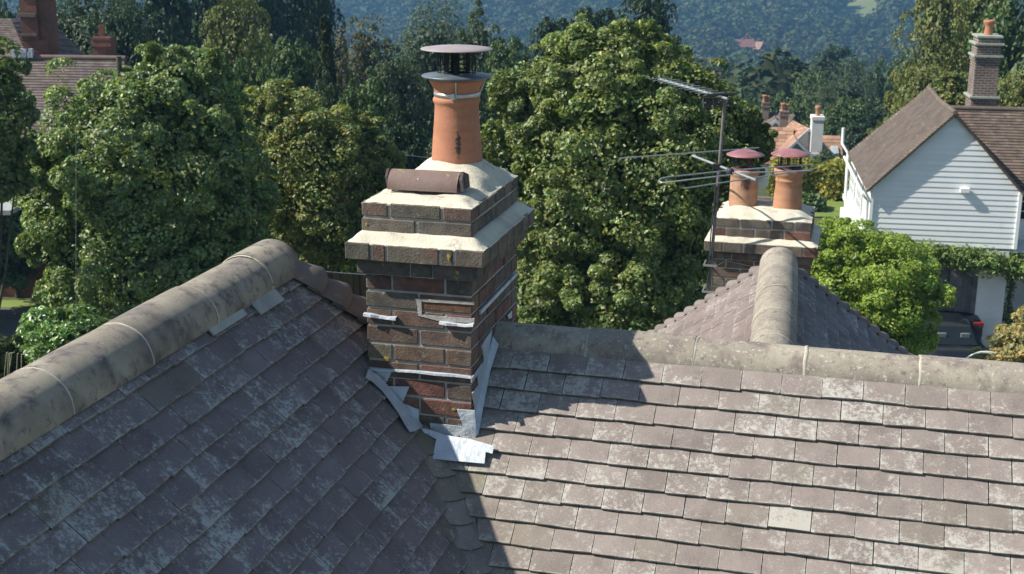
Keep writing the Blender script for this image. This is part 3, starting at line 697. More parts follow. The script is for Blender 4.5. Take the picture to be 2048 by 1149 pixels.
# cap block, corbel, oversailing course, shaft
courses(ch, -1.952, -1.484, Y0, Y1, -1.142, [((.24, .46, .26), 'bgb'), ((.5, .5), 'gg')], h=.063, j=.008, seed=1, side_cols='ddg', jn=.012)
courses(ch, -2.005, -1.420, Y0-.06, Y1+.06, -1.300, [((.19, .10, .39, .09, .21), 'gbggg')], h=.070, j=.0, seed=2, side_cols='dgd', jn=.010)
courses(ch, -1.968, -1.452, Y0-.028, Y1+.03, -1.3705, [((.45, .18, .37), 'ddd')], h=.068, j=.004, seed=3, side_cols='dd')
SH = [((.25, .5, .25), 'prd'), ((.5, .5), 'go'), ((.25, .5, .25), 'bbr'), ((.5, .5), 'bb'), ((.25, .5, .25), 'gbb'), ((.5, .5), 'br'),
      ((.25, .5, .25), 'rrb'), ((.5, .5), 'rr')] + [((.25, .5, .25), 'bgb'), ((.5, .5), 'gb')]*5
courses(ch, X0, X1, Y0, Y1, -1.4385, SH, h=.0755, seed=4, side_cols='bprdb')
chim = ch.build('chimney', MBk, house)
chim['label'] = 'square brick chimney stack with stepped cap, pale cement and one tall orange pot'
# flaunching on the cap
def height_sheet(mb, x0, x1, y0, y1, zf, nx, ny, zb, col=(1, 1, 1), mat=0):
    vs = [(x0+(x1-x0)*i/nx, y0+(y1-y0)*j/ny, zf(x0+(x1-x0)*i/nx, y0+(y1-y0)*j/ny)) for j in range(ny+1) for i in range(nx+1)]
    n = nx+1; mb.add(vs, [(j*n+i, j*n+i+1, (j+1)*n+i+1, (j+1)*n+i) for j in range(ny) for i in range(nx)], col, mat, True)
    rim = [i for i in range(n)]+[j*n+nx for j in range(1, ny+1)]+[ny*n+i for i in range(nx-1, -1, -1)]+[j*n for j in range(ny-1, 0, -1)]
    rv = [vs[k] for k in rim]; m = len(rv)
    mb.add(rv+[(q[0], q[1], zb) for q in rv], [(i, (i+1) % m, m+(i+1) % m, m+i) for i in range(m)], col, mat)
def sst(t): t = max(0., min(1., t)); return t*t*(3-2*t)
PX, PY = -1.700, 5.600
def zcap(x, y):
    ed = min(x+1.952, -1.484-x, y-Y0, Y1-y); b = -1.143+(.026*sst(ed/.06)+.049*sst(ed/.15)*sst((y-5.31)/.10))
    dp = math.hypot(x-PX, y-PY); b += .030*math.exp(-((dp-.10)/.07)**2)
    b += (.003*math.sin(x*31+y*17)+.003*math.sin(y*33-x*23))*sst(ed/.1)+.0012*math.sin(x*97)*math.sin(y*83); b += .012*math.exp(-((x+1.56)**2+(y-5.42)**2)/.003)
    return b
mb = MB(); height_sheet(mb, -1.952, -1.484, Y0+.002, Y1, zcap, 36, 52, -1.150); mb.build('flaunching', M['flaunch'], chim)
mb = MB()
def zcor(x, y):
    ed = min(x+2.005, -1.42-x, y-Y0+.06, Y1+.06-y); return -1.3005+.042*sst(ed/.062)+.001*math.sin(x*49+y*13)+.001*math.sin(y*61)
height_sheet(mb, -2.005, -1.42, Y0-.058, Y1+.058, zcor, 44, 60, -1.306); mb.build('flaunching', M['flaunch'], chim)
# half-round tile bedded over the disused flue, closed with slips of slate
mb = MB(); halfround(mb, (-1.882, 5.262, -1.108), (-1.580, 5.272, -1.108), .070, seg=.5, seed=2, a0=0, a1=180, nseg=20)
vt = mb.build('half_round_tile', [pm('brown clay tile', (.20, .13, .11), (.26, .18, .15), 7, .8, bump=(120, .002), layers=(((.5, .42, .38), 60, .68, .74), ((.30, .30, .06), 13, .62, .68))), M['mortar']], chim)
mb = MB()
for x, dx in ((-1.576, .012), (-1.896, .010)):
    mb = MB(); mb.prism([(x+.012, 5.208, -1.10), (x+.002, 5.214, -1.055), (x-.004, 5.255, -1.030), (x, 5.262, -1.10)], (dx, 0, 0)); mb.prism([(x+.001, 5.266, -1.10), (x-.003, 5.262, -1.028), (x+.004, 5.305, -1.045), (x+.006, 5.318, -1.10)], (dx, 0, 0)); mb.build('slate_slip', M['slate'], chim)
mb = MB(); rr = random.Random(3)
def splat(mb, c, u, v, n, r, seed):
    r_ = random.Random(seed); k = 11; c, u, v, n = [np.asarray(a, float) for a in (c, u, v, n)]
    ring = [c+u*math.cos(6.283*i/k)*r*r_.uniform(.5, 1.2)+v*math.sin(6.283*i/k)*r*r_.uniform(.5, 1.2) for i in range(k)]
    mb.add([c+n*.0015]+ring, [(0, 1+i, 1+(i+1) % k) for i in range(k)])
c_ = np.array([-1.752, 5.225, -1.049]); nn = np.array([0, -.53, .85]); splat(mb, c_+nn*.001, (.35, 0, 0), (0, .85, .53), nn, .022, 5)
mb.build('bird_dropping', M['white_spot'], chim)
for c_, u_, v_, q_, sd_ in (((-1.535, Y0-.0325, -1.400), 1, 1, .011, 8), ((-1.858, Y0-.004, -1.803), 1, .7, .018, 9), ((-1.562, Y0-.004, -2.0), 1, 1, .009, 10),
                            ((-1.93, Y0-.004, -1.232), 1, 1, .008, 11), ((-1.561, Y0-.0635, -1.33), .6, 1, .016, 12)):
    mb = MB(); splat(mb, c_, (u_, 0, 0), (0, 0, v_), (0, -1, 0), q_, sd_); mb.build('lichen_patch', M['lichen'], chim)
# pot
PB = -1.068
mb = MB()
prof = [(.112, 0), (.110, .05), (.1045, .12), (.0985, .20), (.095, .262), (.0965, .272), (.1015, .280), (.1035, .288), (.1010, .297), (.0955, .303), (.0945, .318), (.098, .335), (.107, .352), (.116, .366), (.119, .373), (.119, .381), (.112, .386), (.100, .386), (.088, .34), (.085, .2)]
mb.lathe(prof, (PX, PY, PB), 48, wob=lambda a, z: .004*math.sin(a*3+z*9)+.003*math.sin(z*60)); mb.build('chimney_pot', M['pot'], chim)
# band and cowl
mb = MB(); mb.lathe([(.0962, .305), (.0985, .306), (.0992, .321), (.0965, .322)], (PX, PY, PB), 48)
for a in (-75, 20, 160): 
    ca, sa = math.cos(R(a)), math.sin(R(a)); mb.tube([(PX+ca*.097, PY+sa*.097, PB+.300), (PX+ca*.103, PY+sa*.103, PB+.325), (PX+ca*.124, PY+sa*.124, PB+.378)], .0035, 6)
a = R(-80); mb.box((PX+math.cos(a)*.1-.010, PY+math.sin(a)*.1-.008, PB+.300), (PX+math.cos(a)*.1+.006, PY+math.sin(a)*.1+.004, PB+.326))
mb.build('fixing_band', M['steel'], chim)
mb = MB(); mb.lathe([(.128, .380), (.150, .387), (.1515, .391), (.149, .394), (.10, .402), (.075, .405), (.055, .405)], (PX, PY, PB), 56); mb.build('cowl_base', M['cowl_base'], chim)
mb = MB(); zt = .506
for a in (-112, -72, 62, 118):
    a = R(a); c0 = (PX+.066*math.cos(a), PY+.066*math.sin(a)); tx, ty = -math.sin(a)*.012, math.cos(a)*.012
    mb.prism([(c0[0]-tx, c0[1]-ty, PB+.39), (c0[0]+tx, c0[1]+ty, PB+.39), (c0[0]+tx, c0[1]+ty, PB+zt), (c0[0]-tx, c0[1]-ty, PB+zt)], (math.cos(a)*.003, math.sin(a)*.003, 0))
for i in range(22):
    a = 2*math.pi*i/22+rnd.uniform(-.04, .04); b = a+rnd.uniform(-.05, .05); mb.tube([(PX+.081*math.cos(a), PY+.081*math.sin(a), PB+.392), (PX+.081*math.cos(b), PY+.081*math.sin(b), PB+zt)], .0016, 5)
for z in (.41, .43, .45, .47, .49):
    mb.tube([(PX+.081*math.cos(2*math.pi*i/28), PY+.081*math.sin(2*math.pi*i/28), PB+z+rnd.uniform(-.001, .001)) for i in range(29)], .0015, 5, cap=False)
mb.build('cowl_mesh', M['rust'], chim)
mb = MB(); mb.lathe([(.0005, .519), (.06, .517), (.12, .512), (.152, .507), (.1545, .504), (.153, .502), (.12, .504), (.0005, .506)], (PX, PY, PB), 56)
mb.build('cowl_cap', M['cowl'], chim)
# lead work
def F(x, y, o=.006): return onY(x, y, CHY0-o)
def Z2(px, py): return (640+px/2.498, 500+py/2.498)
def fpoly(mb, pts, o=.006, th=.004): mb.prism([F(*Z2(*q), o) for q in pts], (0, th, 0))
def roofm(x, y, h=.03): 
    n = np.array([0, -sm, cm]); return on(x, y, n, n@np.array([0, RY, RZ])+h)
def roofw(x, y, h=.03):
    n = np.array([sw, 0, cw]); return on(x, y, n, n@np.array([LX, 0, LZ])+h)
mb = MB()
fpoly(mb, [(238, 588), (362, 600), (322, 684), (262, 690), (238, 650)], .007); fpoly(mb, [(318, 682), (446, 684), (410, 770), (350, 790), (300, 720)], .009)
fpoly(mb, [(410, 766), (494, 800), (494, 870), (440, 870)], .011)
mb.prism([roofw(*Z2(*q), .028) for q in ((226, 640), (240, 598), (300, 640), (352, 700), (400, 756), (440, 800), (488, 850), (511, 884), (478, 906), (448, 912), (420, 868), (392, 818), (352, 760), (310, 705), (262, 660))], np.array([sw, 0, cw])*.004)
fpoly(mb, [(548, 866), (722, 884), (728, 960), (560, 935)], .008)
mb.prism([roofm(*Z2(*q), .036) for q in ((497, 888), (560, 905), (640, 930), (740, 945), (870, 982), (862, 1020), (828, 1012), (822, 1070), (690, 1058), (563, 1046), (582, 948), (520, 915))], np.array([0, -sm, cm])*.004)
mb.prism([F(*Z2(*q), .014) for q in ((683, 797), (772, 804), (782, 925), (766, 962), (738, 950))], (0, .005, 0))
# cover strips, a little crumpled and standing off the wall
def strip(pts, dz, o0=.004, o1=.016):
    P = [F(*Z2(*q), .0) for q in pts]; vs = []
    for i, q in enumerate(P):
        w_ = o1*(1+.35*math.sin(i*2.1)); vs += [q+np.array([0, -.001, .004]), q+np.array([0, -w_, .002]), q+np.array([0, -w_-.002, -dz*(1+.2*math.sin(i*1.7))])]
    n = len(P); mb.add(vs, [(3*i+k, 3*(i+1)+k, 3*(i+1)+k+1, 3*i+k+1) for i in range(n-1) for k in (0, 1)], mat=0)
strip([(222, 316), (262, 320), (300, 330), (345, 336), (386, 336)], .008); strip([(600, 358), (640, 362), (690, 370), (730, 374), (772, 368)], .007)
strip([(240, 588), (300, 594), (380, 600), (480, 605), (580, 615), (680, 624), (758, 634)], .006, o1=.012)
# stepped flashing up the right-hand side
def S(x, y, o=.004): return on(x, y, (1, 0, 0), CHX1+o)
def sp(pts, o=.006, th=.004): mb.prism([S(*q, o) for q in pts], (-th, 0, 0))
sp([(945, 884), (952, 876), (960, 820), (968, 790), (972, 752), (979, 700), (984, 668), (984, 660), (964, 692), (969, 720), (966, 728), (955, 742), (957, 770), (945, 787), (950, 815), (946, 850)])
sp([(962, 622), (1034, 546), (1034, 552), (962, 630)], .012, .010); sp([(1015, 632), (1024, 622), (1024, 636), (1018, 638)], .008); sp([(943.5, 757), (964, 727), (966, 735), (943.5, 766)], .008)
y_ = [5.07, 5.18, 5.30, 5.40]; q = [np.array([CHX1+.004, yy, RZ-(RY-yy)*math.tan(MAINP)+.07]) for yy in y_]+[np.array([CHX1+.026+.006*math.sin(yy*40), yy, RZ-(RY-yy)*math.tan(MAINP)+.034]) for yy in y_[::-1]]
mb.add(q, [(0, 1, 6, 7), (1, 2, 5, 6), (2, 3, 4, 5)])
mb.build('lead_flashing', M['lead'], chim)
# light repointing beside the new brick
mb = MB()
for pts in (((480, 245), (510, 248), (506, 262), (508, 325), (770, 345), (770, 366), (600, 358), (490, 330)), ((510, 246), (768, 262), (768, 276), (512, 260))):
    mb.prism([F(*Z2(*q), .0035) for q in pts], (0, .01, 0))
mb.build('repointing', M['joint'], chim)

# ------------------------------------------------------------------ second chimney with two pots, and the aerials strapped to it
C2Y = 10.3; cz = onY(1440, 432, C2Y)[2]
c2 = thing('chimney_stack', 'lower brick chimney with two short orange pots under maroon caps, behind the small hipped roof', 'chimney', (-.69, C2Y+.4, GZ))
sb = MB(); bx0, bx1, by0, by1 = -1.052, -.318, C2Y, C2Y+.62
zt2 = -2.262
courses(sb, bx0, bx1, by0, by1, zt2, [((.24, .30, .20, .16), 'gdgd'), ((.11, .28, .28, .26), 'rggr')], h=.075, j=.012, seed=41, side_cols='gdb', jn=.014)
courses(sb, bx0-.065, bx1+.060, by0-.06, by1+.06, zt2-.175, [((.16, .16, .29, .22, .12), 'gdggr')], h=.078, j=.0, seed=42, side_cols='gd', jn=.012)
courses(sb, bx0-.025, bx1+.025, by0-.028, by1+.03, zt2-.254, [((.22, .32, .30, .16), 'dddd')], h=.070, j=.005, seed=43, side_cols='d')
courses(sb, bx0, bx1, by0, by1, zt2-.325, [((.14, .29, .29, .28), 'gbgb'), ((.3, .3, .26, .14), 'bgbb')]*9, h=.075, seed=44, side_cols='bgb')
stk = sb.build('stack', MBk, c2)
mb = MB()
mb.box((bx0, by0, -3.9), (bx1, by1, zt2-.325-18*.075)); mb.box((bx0-.1, by0-.05, GZ-.4), (bx1+.1, by1+.1, -3.9)); mb.build('lower_stack', M['housebrick'], c2)
mb = MB()
def z2cap(x, y):
    ed = min(x-bx0, bx1-x, y-by0, by1-y); return zt2+.058*sst(ed/.13)+.004*math.sin(x*37+y*11)+.003*math.sin(y*51)
height_sheet(mb, bx0, bx1, by0+.002, by1, z2cap, 36, 30, zt2-.006); mb.build('flaunching', M['flaunch'], c2)
mb = MB()
def z2cor(x, y):
    ed = min(x-bx0+.065, bx1+.06-x, y-by0+.06, by1+.06-y); return zt2-.174+.035*sst(ed/.06)+.002*math.sin(x*43)
height_sheet(mb, bx0-.065, bx1+.06, by0-.058, by1+.058, z2cor, 36, 30, zt2-.180); mb.build('flaunching', M['flaunch'], c2)
def short_pot(cx, cy, mat, lab, spall):
    b = zt2+.040
    mb = MB(); pr = [(.112, 0), (.109, .08), (.105, .17), (.103, .222), (.108, .228), (.108, .238), (.104, .243), (.104, .262), (.112, .270), (.116, .285), (.119, .298), (.116, .318), (.104, .322), (.092, .318), (.085, .2)]
    if spall: pr = [(.112, 0), (.110, .10), (.108, .20), (.106, .238), (.112, .246), (.117, .258), (.119, .275), (.113, .292), (.100, .295), (.092, .29), (.085, .18)]
    wob = (lambda a, z: .006*math.sin(a*3+z*20) - (.05*math.exp(-((a-4.95)**2)/.12-((z-.17)**2)/.0035)*(1+.5*math.sin(a*40)*math.sin(z*190)) if spall else 0))
    mb.lathe(pr, (cx, cy, b), 48, wob=wob); p = mb.build('chimney_pot', mat, c2, label=lab)
    top = b+pr[-3][1]
    mb = MB(); mb.lathe([(.092, top-b-.005), (.094, top-b+.006), (.080, top-b+.009), (.05, top-b+.009)], (cx, cy, b), 32)
    for i in range(3 if not spall else 1):
        a = R(-95+120*i) if not spall else R(-60); c0 = (cx+.082*math.cos(a), cy+.082*math.sin(a)); tx, ty = -math.sin(a)*.011, math.cos(a)*.011
        mb.prism([(c0[0]-tx, c0[1]-ty, top-.05), (c0[0]+tx, c0[1]+ty, top-.05), (c0[0]+tx, c0[1]+ty, top+.125), (c0[0]-tx, c0[1]-ty, top+.125)], (math.cos(a)*.004, math.sin(a)*.004, 0))
    mb.build('cowl_bracket', pm('rusty bracket', (.10, .035, .03), (.16, .06, .05), 30, .7, bump=None), p)
    mb = MB()
    for i in range(20):
        a = 2*math.pi*i/20; mb.tube([(cx+.088*math.cos(a), cy+.088*math.sin(a), top), (cx+.088*math.cos(a), cy+.088*math.sin(a), top+.122)], .0013, 4)
    for z in (.02, .04, .06, .08, .10): mb.tube([(cx+.088*math.cos(2*math.pi*i/24), cy+.088*math.sin(2*math.pi*i/24), top+z) for i in range(25)], .0013, 4, cap=False)
    mb.build('cowl_mesh', M['rust'], p)
    mb = MB(); T0 = top-b+.118; mb.lathe([(.0005, T0+.036), (.04, T0+.033), (.08, T0+.023), (.12, T0+.008), (.147, T0-.004), (.149, T0-.010), (.145, T0-.009), (.10, T0+.006), (.0005, T0+.027)], (cx, cy, b), 40)
    mb.build('cowl_cap', M['cowl_red'], p)
short_pot(-.868, C2Y+.32, M['pot2'], 'spalled brown-stained pot', True); short_pot(-.523, C2Y+.29, M['pot3'], 'sound orange pot', False)
mb = MB()
for x in (-.72, -.60): mb.box((x-.055, by1-.10, zt2+.03), (x+.055, by1-.06, zt2+.075))
mb.build('pot_brick', M['bonnet'], c2)
# aerial pole
PXp, PYp = -1.03, 10.15
pole_top = onY(1450, 196, PYp); pole_bot = onY(1413, 640, PYp)
ae = thing('television_aerial', 'tall thin pole carrying two rod aerials, strapped to the chimney with maroon caps', 'aerial', pole_bot)
mb = MB(); mb.tube([pole_bot, pole_bot*.35+pole_top*.65, pole_top], .0125, 12); mb.build('pole', pm('rusted pole', (.16, .15, .14), (.22, .20, .18), 20, .7, bump=None, metal=.3, layers=(((.10, .06, .045), 14, .55, .68),)), ae)
mb = MB(); a_, b_ = pole_bot, pole_top
mb.tube([a_+(b_-a_)*t+np.array([-.016-.004*math.sin(t*20), -.014, 0]) for t in np.linspace(0, .62, 14)], .005, 6)
mb.tube([a_+(b_-a_)*t+np.array([.002+.02*math.sin(t*9), -.02, 0]) for t in np.linspace(0, .34, 9)], .004, 6)
mb.build('cable', M['plastic'], ae)
mb = MB()
zb = onY(1425, 548, PYp)[2]
for z in (zb+.07, zb-.14):
    mb.box((PXp-.075, PYp-.03, z-.008), (PXp+.03, PYp-.022, z+.008)); mb.tube([(PXp-.07, PYp-.025, z), (PXp-.075, C2Y+.02, z-.01)], .006, 6)
    mb.tube([(PXp, PYp-.02, z-.02), (bx0+.1, C2Y-.01, z+.005), (bx0+.36, C2Y-.006, z-.035), (bx1, C2Y-.006, z-.04)], .0022, 5)
mb.build('bracket', M['steel'], ae)
def rod(mb, p, q, r): mb.tube([p, q], r, 8)
VZ = onY(1437, 333, PYp)[2]; V = lambda x, y, dz=0: onZ(x, y, VZ)+np.array([0, 0, dz])
mb = MB(); mb.tube([V(1385, 312), V(1512, 361)], .011, 4); mb.build('boom', M['alu'], ae, label='square boom of the lower aerial')
mb = MB(); rod(mb, V(1240, 317), V(1518, 296), .0048); mb.build('element', M['alu'], ae)
mb = MB(); rod(mb, V(1370, 377), V(1641, 336), .0048); mb.build('element', M['alu'], ae)
dp = [V(1462, 340, .012), V(1330, 356, .012), V(1320, 359, .008), V(1318, 363, .0), V(1322, 367, -.006), V(1462, 349, -.012), V(1625, 340, -.012), V(1629, 337, -.006), V(1629, 333, .004), V(1622, 330, .012), V(1462, 338, .012)]
dp = [V(1462, 341), V(1332, 355), V(1322, 357.5), V(1318, 361), V(1320, 364.5), V(1326, 366), V(1462, 350)]
mb = MB(); mb.tube(dp, .0052, 8); mb.tube([V(1465, 341), V(1625, 329.5)], .0052, 8); mb.tube([V(1465, 346.5), V(1622, 342)], .0052, 8); mb.build('dipole', M['alu'], ae)
mb = MB(); c = V(1460, 344); mb.lathe([(.0, -.02), (.022, -.02), (.026, -.012), (.026, .018), (.02, .026), (.0, .027)], c, 16); mb.tube([c+np.array([-.02, 0, 0]), c+np.array([-.06, .03, .005]), V(1434, 352)], .005, 6); mb.build('junction_box', M['plastic'], ae)
UZ = onY(1447, 193, PYp)[2]; U = lambda x, y, dz=0: onZ(x, y, UZ)+np.array([0, 0, dz])
u0, u1 = U(1318, 159), U(1450, 197); ud = (u1-u0)/np.linalg.norm(u1-u0); us = np.cross(ud, (0, 0, 1))
mb = MB(); mb.tube([u0, u1+ud*.04], .0115, 4); bm_ = mb.build('boom', M['alu'], ae, label='boom of the upper aerial')
L = np.linalg.norm(u1-u0)
mb = MB()
for i in range(10):
    c = u0+ud*L*(.02+.77*i/9); hl = .10+.02*i/9; rod(mb, c-us*hl+np.array([0, 0, .008]), c+us*hl+np.array([0, 0, .008]), .0026)
    mb.box(c-.007, c+np.array([.007, .007, .016]))
mb.build('element_row', M['alu'], bm_)
mb = MB(); c = u0+ud*L*.86; up = np.array([0, 0, 1])
for sgn in (1, -1):
    tilt = (up*.35+ud*.9) if sgn > 0 else (up*-.75+ud*.2); tilt /= np.linalg.norm(tilt)
    for k in range(6): rod(mb, c+ud*.05-us*.12+tilt*(.012+k*.013), c+ud*.05+us*.12+tilt*(.012+k*.013), .0046)
    for k in (-.12, -.04, .04, .12): rod(mb, c+ud*.05+us*k+tilt*.008, c+ud*.05+us*k+tilt*.08, .006)
mb.build('reflector', M['dkalu'], ae)
mb = MB(); mb.box(pole_top-np.array([.022, .022, .01]), pole_top+np.array([.022, .022, .03])); mb.build('clamp', M['rust'], ae); mb = MB(); mb.box(onY(1434, 333, PYp)-np.array([.03, .02, .018]), onY(1434, 333, PYp)+np.array([.03, .02, .018])); mb.build('clamp', M['rust'], ae)

# ------------------------------------------------------------------ local frames for houses further off
class Frame:
    def __init__(s, O, yaw):
        s.O = np.asarray(O, float); a = R(yaw); s.ax = np.array([math.cos(a), math.sin(a), 0]); s.ay = np.array([-math.sin(a), math.cos(a), 0]); s.yaw = yaw
    def __call__(s, p): return s.O+s.ax*p[0]+s.ay*p[1]+np.array([0, 0, p[2]])
    def loc(s, P): P = P-s.O; return np.array([P@s.ax, P@s.ay, P[2]])
    def onY(s, x, y, v=0): return s.loc(on(x, y, s.ay, s.O@s.ay+v))
    def onX(s, x, y, v=0): return s.loc(on(x, y, s.ax, s.O@s.ax+v))
def roof_plane(T, a, b, c, d, name, mat, parent, g=.1, wd=.165, th=.05, rows=True, seed=1, sag=0.):
    """tiled plane: a-b along the ridge, d-c along the eaves (local points); courses as real steps, one tint per tile"""
    a, b, c, d = [np.asarray(q, float) for q in (a, b, c, d)]; mb = MB(T); rr = random.Random(seed)
    L = np.linalg.norm(d-a); n = max(2, int(L/g)); nrm = np.cross(b-a, d-a); nrm /= np.linalg.norm(nrm)
    if nrm[2] < 0: nrm = -nrm
    sg = lambda t: nrm*(-sag*math.sin(math.pi*t))
    W = max(np.linalg.norm(b-a), np.linalg.norm(c-d)); m = max(1, int(W/wd))
    for i in range(n):
        t0, t1 = i/n, (i+1)/n
        l0, r0 = a+(d-a)*t0, b+(c-b)*t0; l1, r1 = a+(d-a)*t1, b+(c-b)*t1
        for j in range(m):
            o = (.5 if i % 2 else 0); u0, u1 = max(0, (j-o)/m), (j+1-o)/m if j < m-1 else 1
            e = rr.uniform(0, .006)
            P = [l0+(r0-l0)*u0+sg(u0), l0+(r0-l0)*u1+sg(u1), l1+(r1-l1)*u1+nrm*(.02+e)+sg(u1), l1+(r1-l1)*u0+nrm*(.02+e)+sg(u0)]
            t = rr.uniform(.75, 1.25)
            if rr.random() < .04: t *= 1.35
            mb.add(P+[P[2]-nrm*.022, P[3]-nrm*.022], [(0, 1, 2, 3), (3, 2, 4, 5)], (t, t*rr.uniform(.92, 1.03), t*rr.uniform(.88, 1.03)))
    mb.prism([a, b, c, d], -nrm*th, (.7, .7, .7))
    return mb.build(name, mat, parent)
def quadwin(T, x0, x1, z0, z1, y, parent, nx=2, nz=3, frame=M['white'], glass=M['glass'], out=-1, fw=.05):
    mb = MB(T); yo = y+out*.03
    mb.box((x0, min(y, yo), z0), (x0+fw, max(y, yo), z1)); mb.box((x1-fw, min(y, yo), z0), (x1, max(y, yo), z1))
    mb.box((x0+fw, min(y, yo), z1-fw), (x1-fw, max(y, yo), z1)); mb.box((x0+fw, min(y, yo), z0), (x1-fw, max(y, yo), z0+fw))
    for i in range(1, nx): xx = x0+(x1-x0)*i/nx; mb.box((xx-.015, min(y, yo*.9+y*.1), z0+fw), (xx+.015, max(y, yo*.9+y*.1), z1-fw))
    for i in range(1, nz): zz = z0+(z1-z0)*i/nz; mb.box((x0+fw, min(y, yo*.8+y*.2), zz-.012), (x1-fw, max(y, yo*.8+y*.2), zz+.012))
    w_ = mb.build('window', frame, parent)
    g_ = MB(T); g_.add([(x0+fw, y+out*.008, z0+fw), (x1-fw, y+out*.008, z0+fw), (x1-fw, y+out*.008, z1-fw), (x0+fw, y+out*.008, z1-fw)], [(0, 1, 2, 3)]); g_.build('pane', glass, w_)
    return w_
def simple_stack(T, x0, x1, y0, y1, zb, zt, mat, parent, pots=((.5, .5, .12, .4),), capm=None, potm=None, lip=.05, name='chimney'):
    mb = MB(T); mb.box((x0, y0, zb), (x1, y1, zt)); ck = mb.build(name, mat, parent)
    mb = MB(T); mb.box((x0-lip, y0-lip, zt-.26), (x1+lip, y1+lip, zt-.16)); mb.build('ledge', capm or mat, ck); mb = MB(T); mb.box((x0-lip*.5, y0-lip*.5, zt-.04), (x1+lip*.5, y1+lip*.5, zt+.05)); mb.build('cap', capm or mat, ck)
    for (u, v, r, h) in pots:
        c = T((x0+(x1-x0)*u, y0+(y1-y0)*v, zt)); mb = MB(); mb.lathe([(r, .04), (r*.92, h*.8), (r*1.15, h*.85), (r*1.15, h), (r*.8, h), (r*.75, h*.7)], c, 20); mb.build('chimney_pot', potm or M['pot3'], ck)
    return ck

# ------------------------------------------------------------------ white weatherboarded house on the right
H = Frame(at(1745, 372, 38), 6)
wh = thing('white_house', 'white weatherboarded house with brown tiled gable roof and tall brown chimney, on the right', 'house', H((2, 4, GZ-H.O[2])))
gx0, gx1, ap, gzb, gdz = 0., 3.93, 2.0, 1.98, GZ-H.O[2]
gb = -1.62           # bottom of the boarding
mb = MB(H); n = 24; bh = .150; z = gb
k = 0
while z < gzb-.02:
    zt = min(z+bh, gzb)
    def xs(z):
        if z <= 0: return gx0, gx1
        t = z/gzb; return gx0+(ap-gx0)*t, gx1+(ap-gx1)*t
    a, b = xs(z), xs(zt)
    vs = [(a[0], -.019, z), (a[1], -.019, z), (b[1], -.004, zt), (b[0], -.004, zt), (a[0], .0, z), (a[1], .0, z)]
    tb_ = rnd.uniform(.93, 1.03); mb.add(vs, [(0, 1, 2, 3), (4, 5, 1, 0)], (tb_, tb_, tb_*1.01)); z += bh; k += 1
mb.prism([(gx0, .002, gb), (gx1, .002, gb), (gx1, .002, 0), (ap, .002, gzb), (gx0, .002, 0)], (0, .1, 0))
mb.build('gable_wall', M['white'], wh)
mb = MB(H); mb.box((-.03, -.055, gb), (.05, .0, .0)); mb.build('corner_board', M['white'], wh)
mb = MB(H); mb.box((3.87, -.055, gb), (3.96, .0, -.05)); mb.build('corner_board', M['white'], wh)
mb = MB(H); mb.box((0, .1, gb), (.12, 6.0, -.12)); mb.box((0, .1, gdz), (.15, 7.5, gb)); mb.build('side_wall', M['render'], wh)
DL = 5.0
roof_plane(H, (ap, -.16, gzb+.10), (ap, DL, gzb+.16), (-.16, DL+1.0, -.12), (-.16, -.16, -.12), 'roof', M['oldtile'], wh, seed=2, sag=.10)
roof_plane(H, (ap, DL, gzb+.16), (ap, -.16, gzb+.10), (4.2, -.16, -.30), (4.2, DL, -.12), 'roof', M['oldtile'], wh, seed=3)
mb = MB(H)
for s0, s1 in (((-.16, -.165, -.17), (ap, -.165, gzb+.05)), ((4.22, -.165, -.34), (ap, -.165, gzb+.05))):
    mb.prism([s0, s1, (s1[0], s1[1], s1[2]+.055), (s0[0], s0[1], s0[2]+.055)], (0, .12, 0), (.55, .55, .5))
mb.build('verge', M['oldtile'], wh)
mb = MB(H); mb.tube([(ap, -.12, gzb+.10), (ap, DL/2, gzb+.06), (ap, DL, gzb+.15)], .07, 8); mb.build('ridge_tiles', M['oldtile'], wh)
# main range behind, eaves towards us
my = 1.6; mz = 1.74
roof_plane(H, (2.3, my+1.7, mz), (12, my+1.7, mz), (12, my-.2, -.15), (2.3, my-.2, -.15), 'roof', M['browntile'], wh, seed=5)
roof_plane(H, (12, my+1.7, mz), (2.3, my+1.7, mz), (2.3, my+3.8, -.25), (12, my+3.8, -.25), 'roof', M['browntile'], wh, seed=6)
mb = MB(H); mb.tube([(2.3, my+1.7, mz+.02), (12, my+1.7, mz+.02)], .075, 8); mb.build('ridge_tiles', M['browntile'], wh)
mb = MB(H); zz = -1.75
while zz < -.2: mb.add([(3.95, my-.03, zz), (12, my-.03, zz), (12, my-.005, zz+.15), (3.95, my-.005, zz+.15), (3.95, my, zz), (12, my, zz)], [(0, 1, 2, 3), (4, 5, 1, 0)]); zz += .15
mb.box((3.93, my, -1.75), (12, my+.15, -.15)); mb.build('wall', M['white'], wh)
mb = MB(H); mb.tube([(3.9, my-.26, -.2), (12, my-.26, -.2)], .055, 8); mb.build('gutter', M['plastic'], wh)
quadwin(H, 4.15, 5.3, -1.15, -.32, my-.035, wh)
mb = MB(H); mb.box((3.93, my-.02, -2.35), (12, my+.15, -1.752)); mb.build('lintel', M['plastic'], wh)
mb = MB(H); mb.box((4.0, my+2.6, gdz), (12, my+2.75, -2.0)); mb.box((2.0, .1, -1.75), (12, 4.2, -1.70)); mb.box((3.93, my, gdz+1.9), (12, my+.1, -2.35)); mb.build('inner_wall', M['render'], wh)
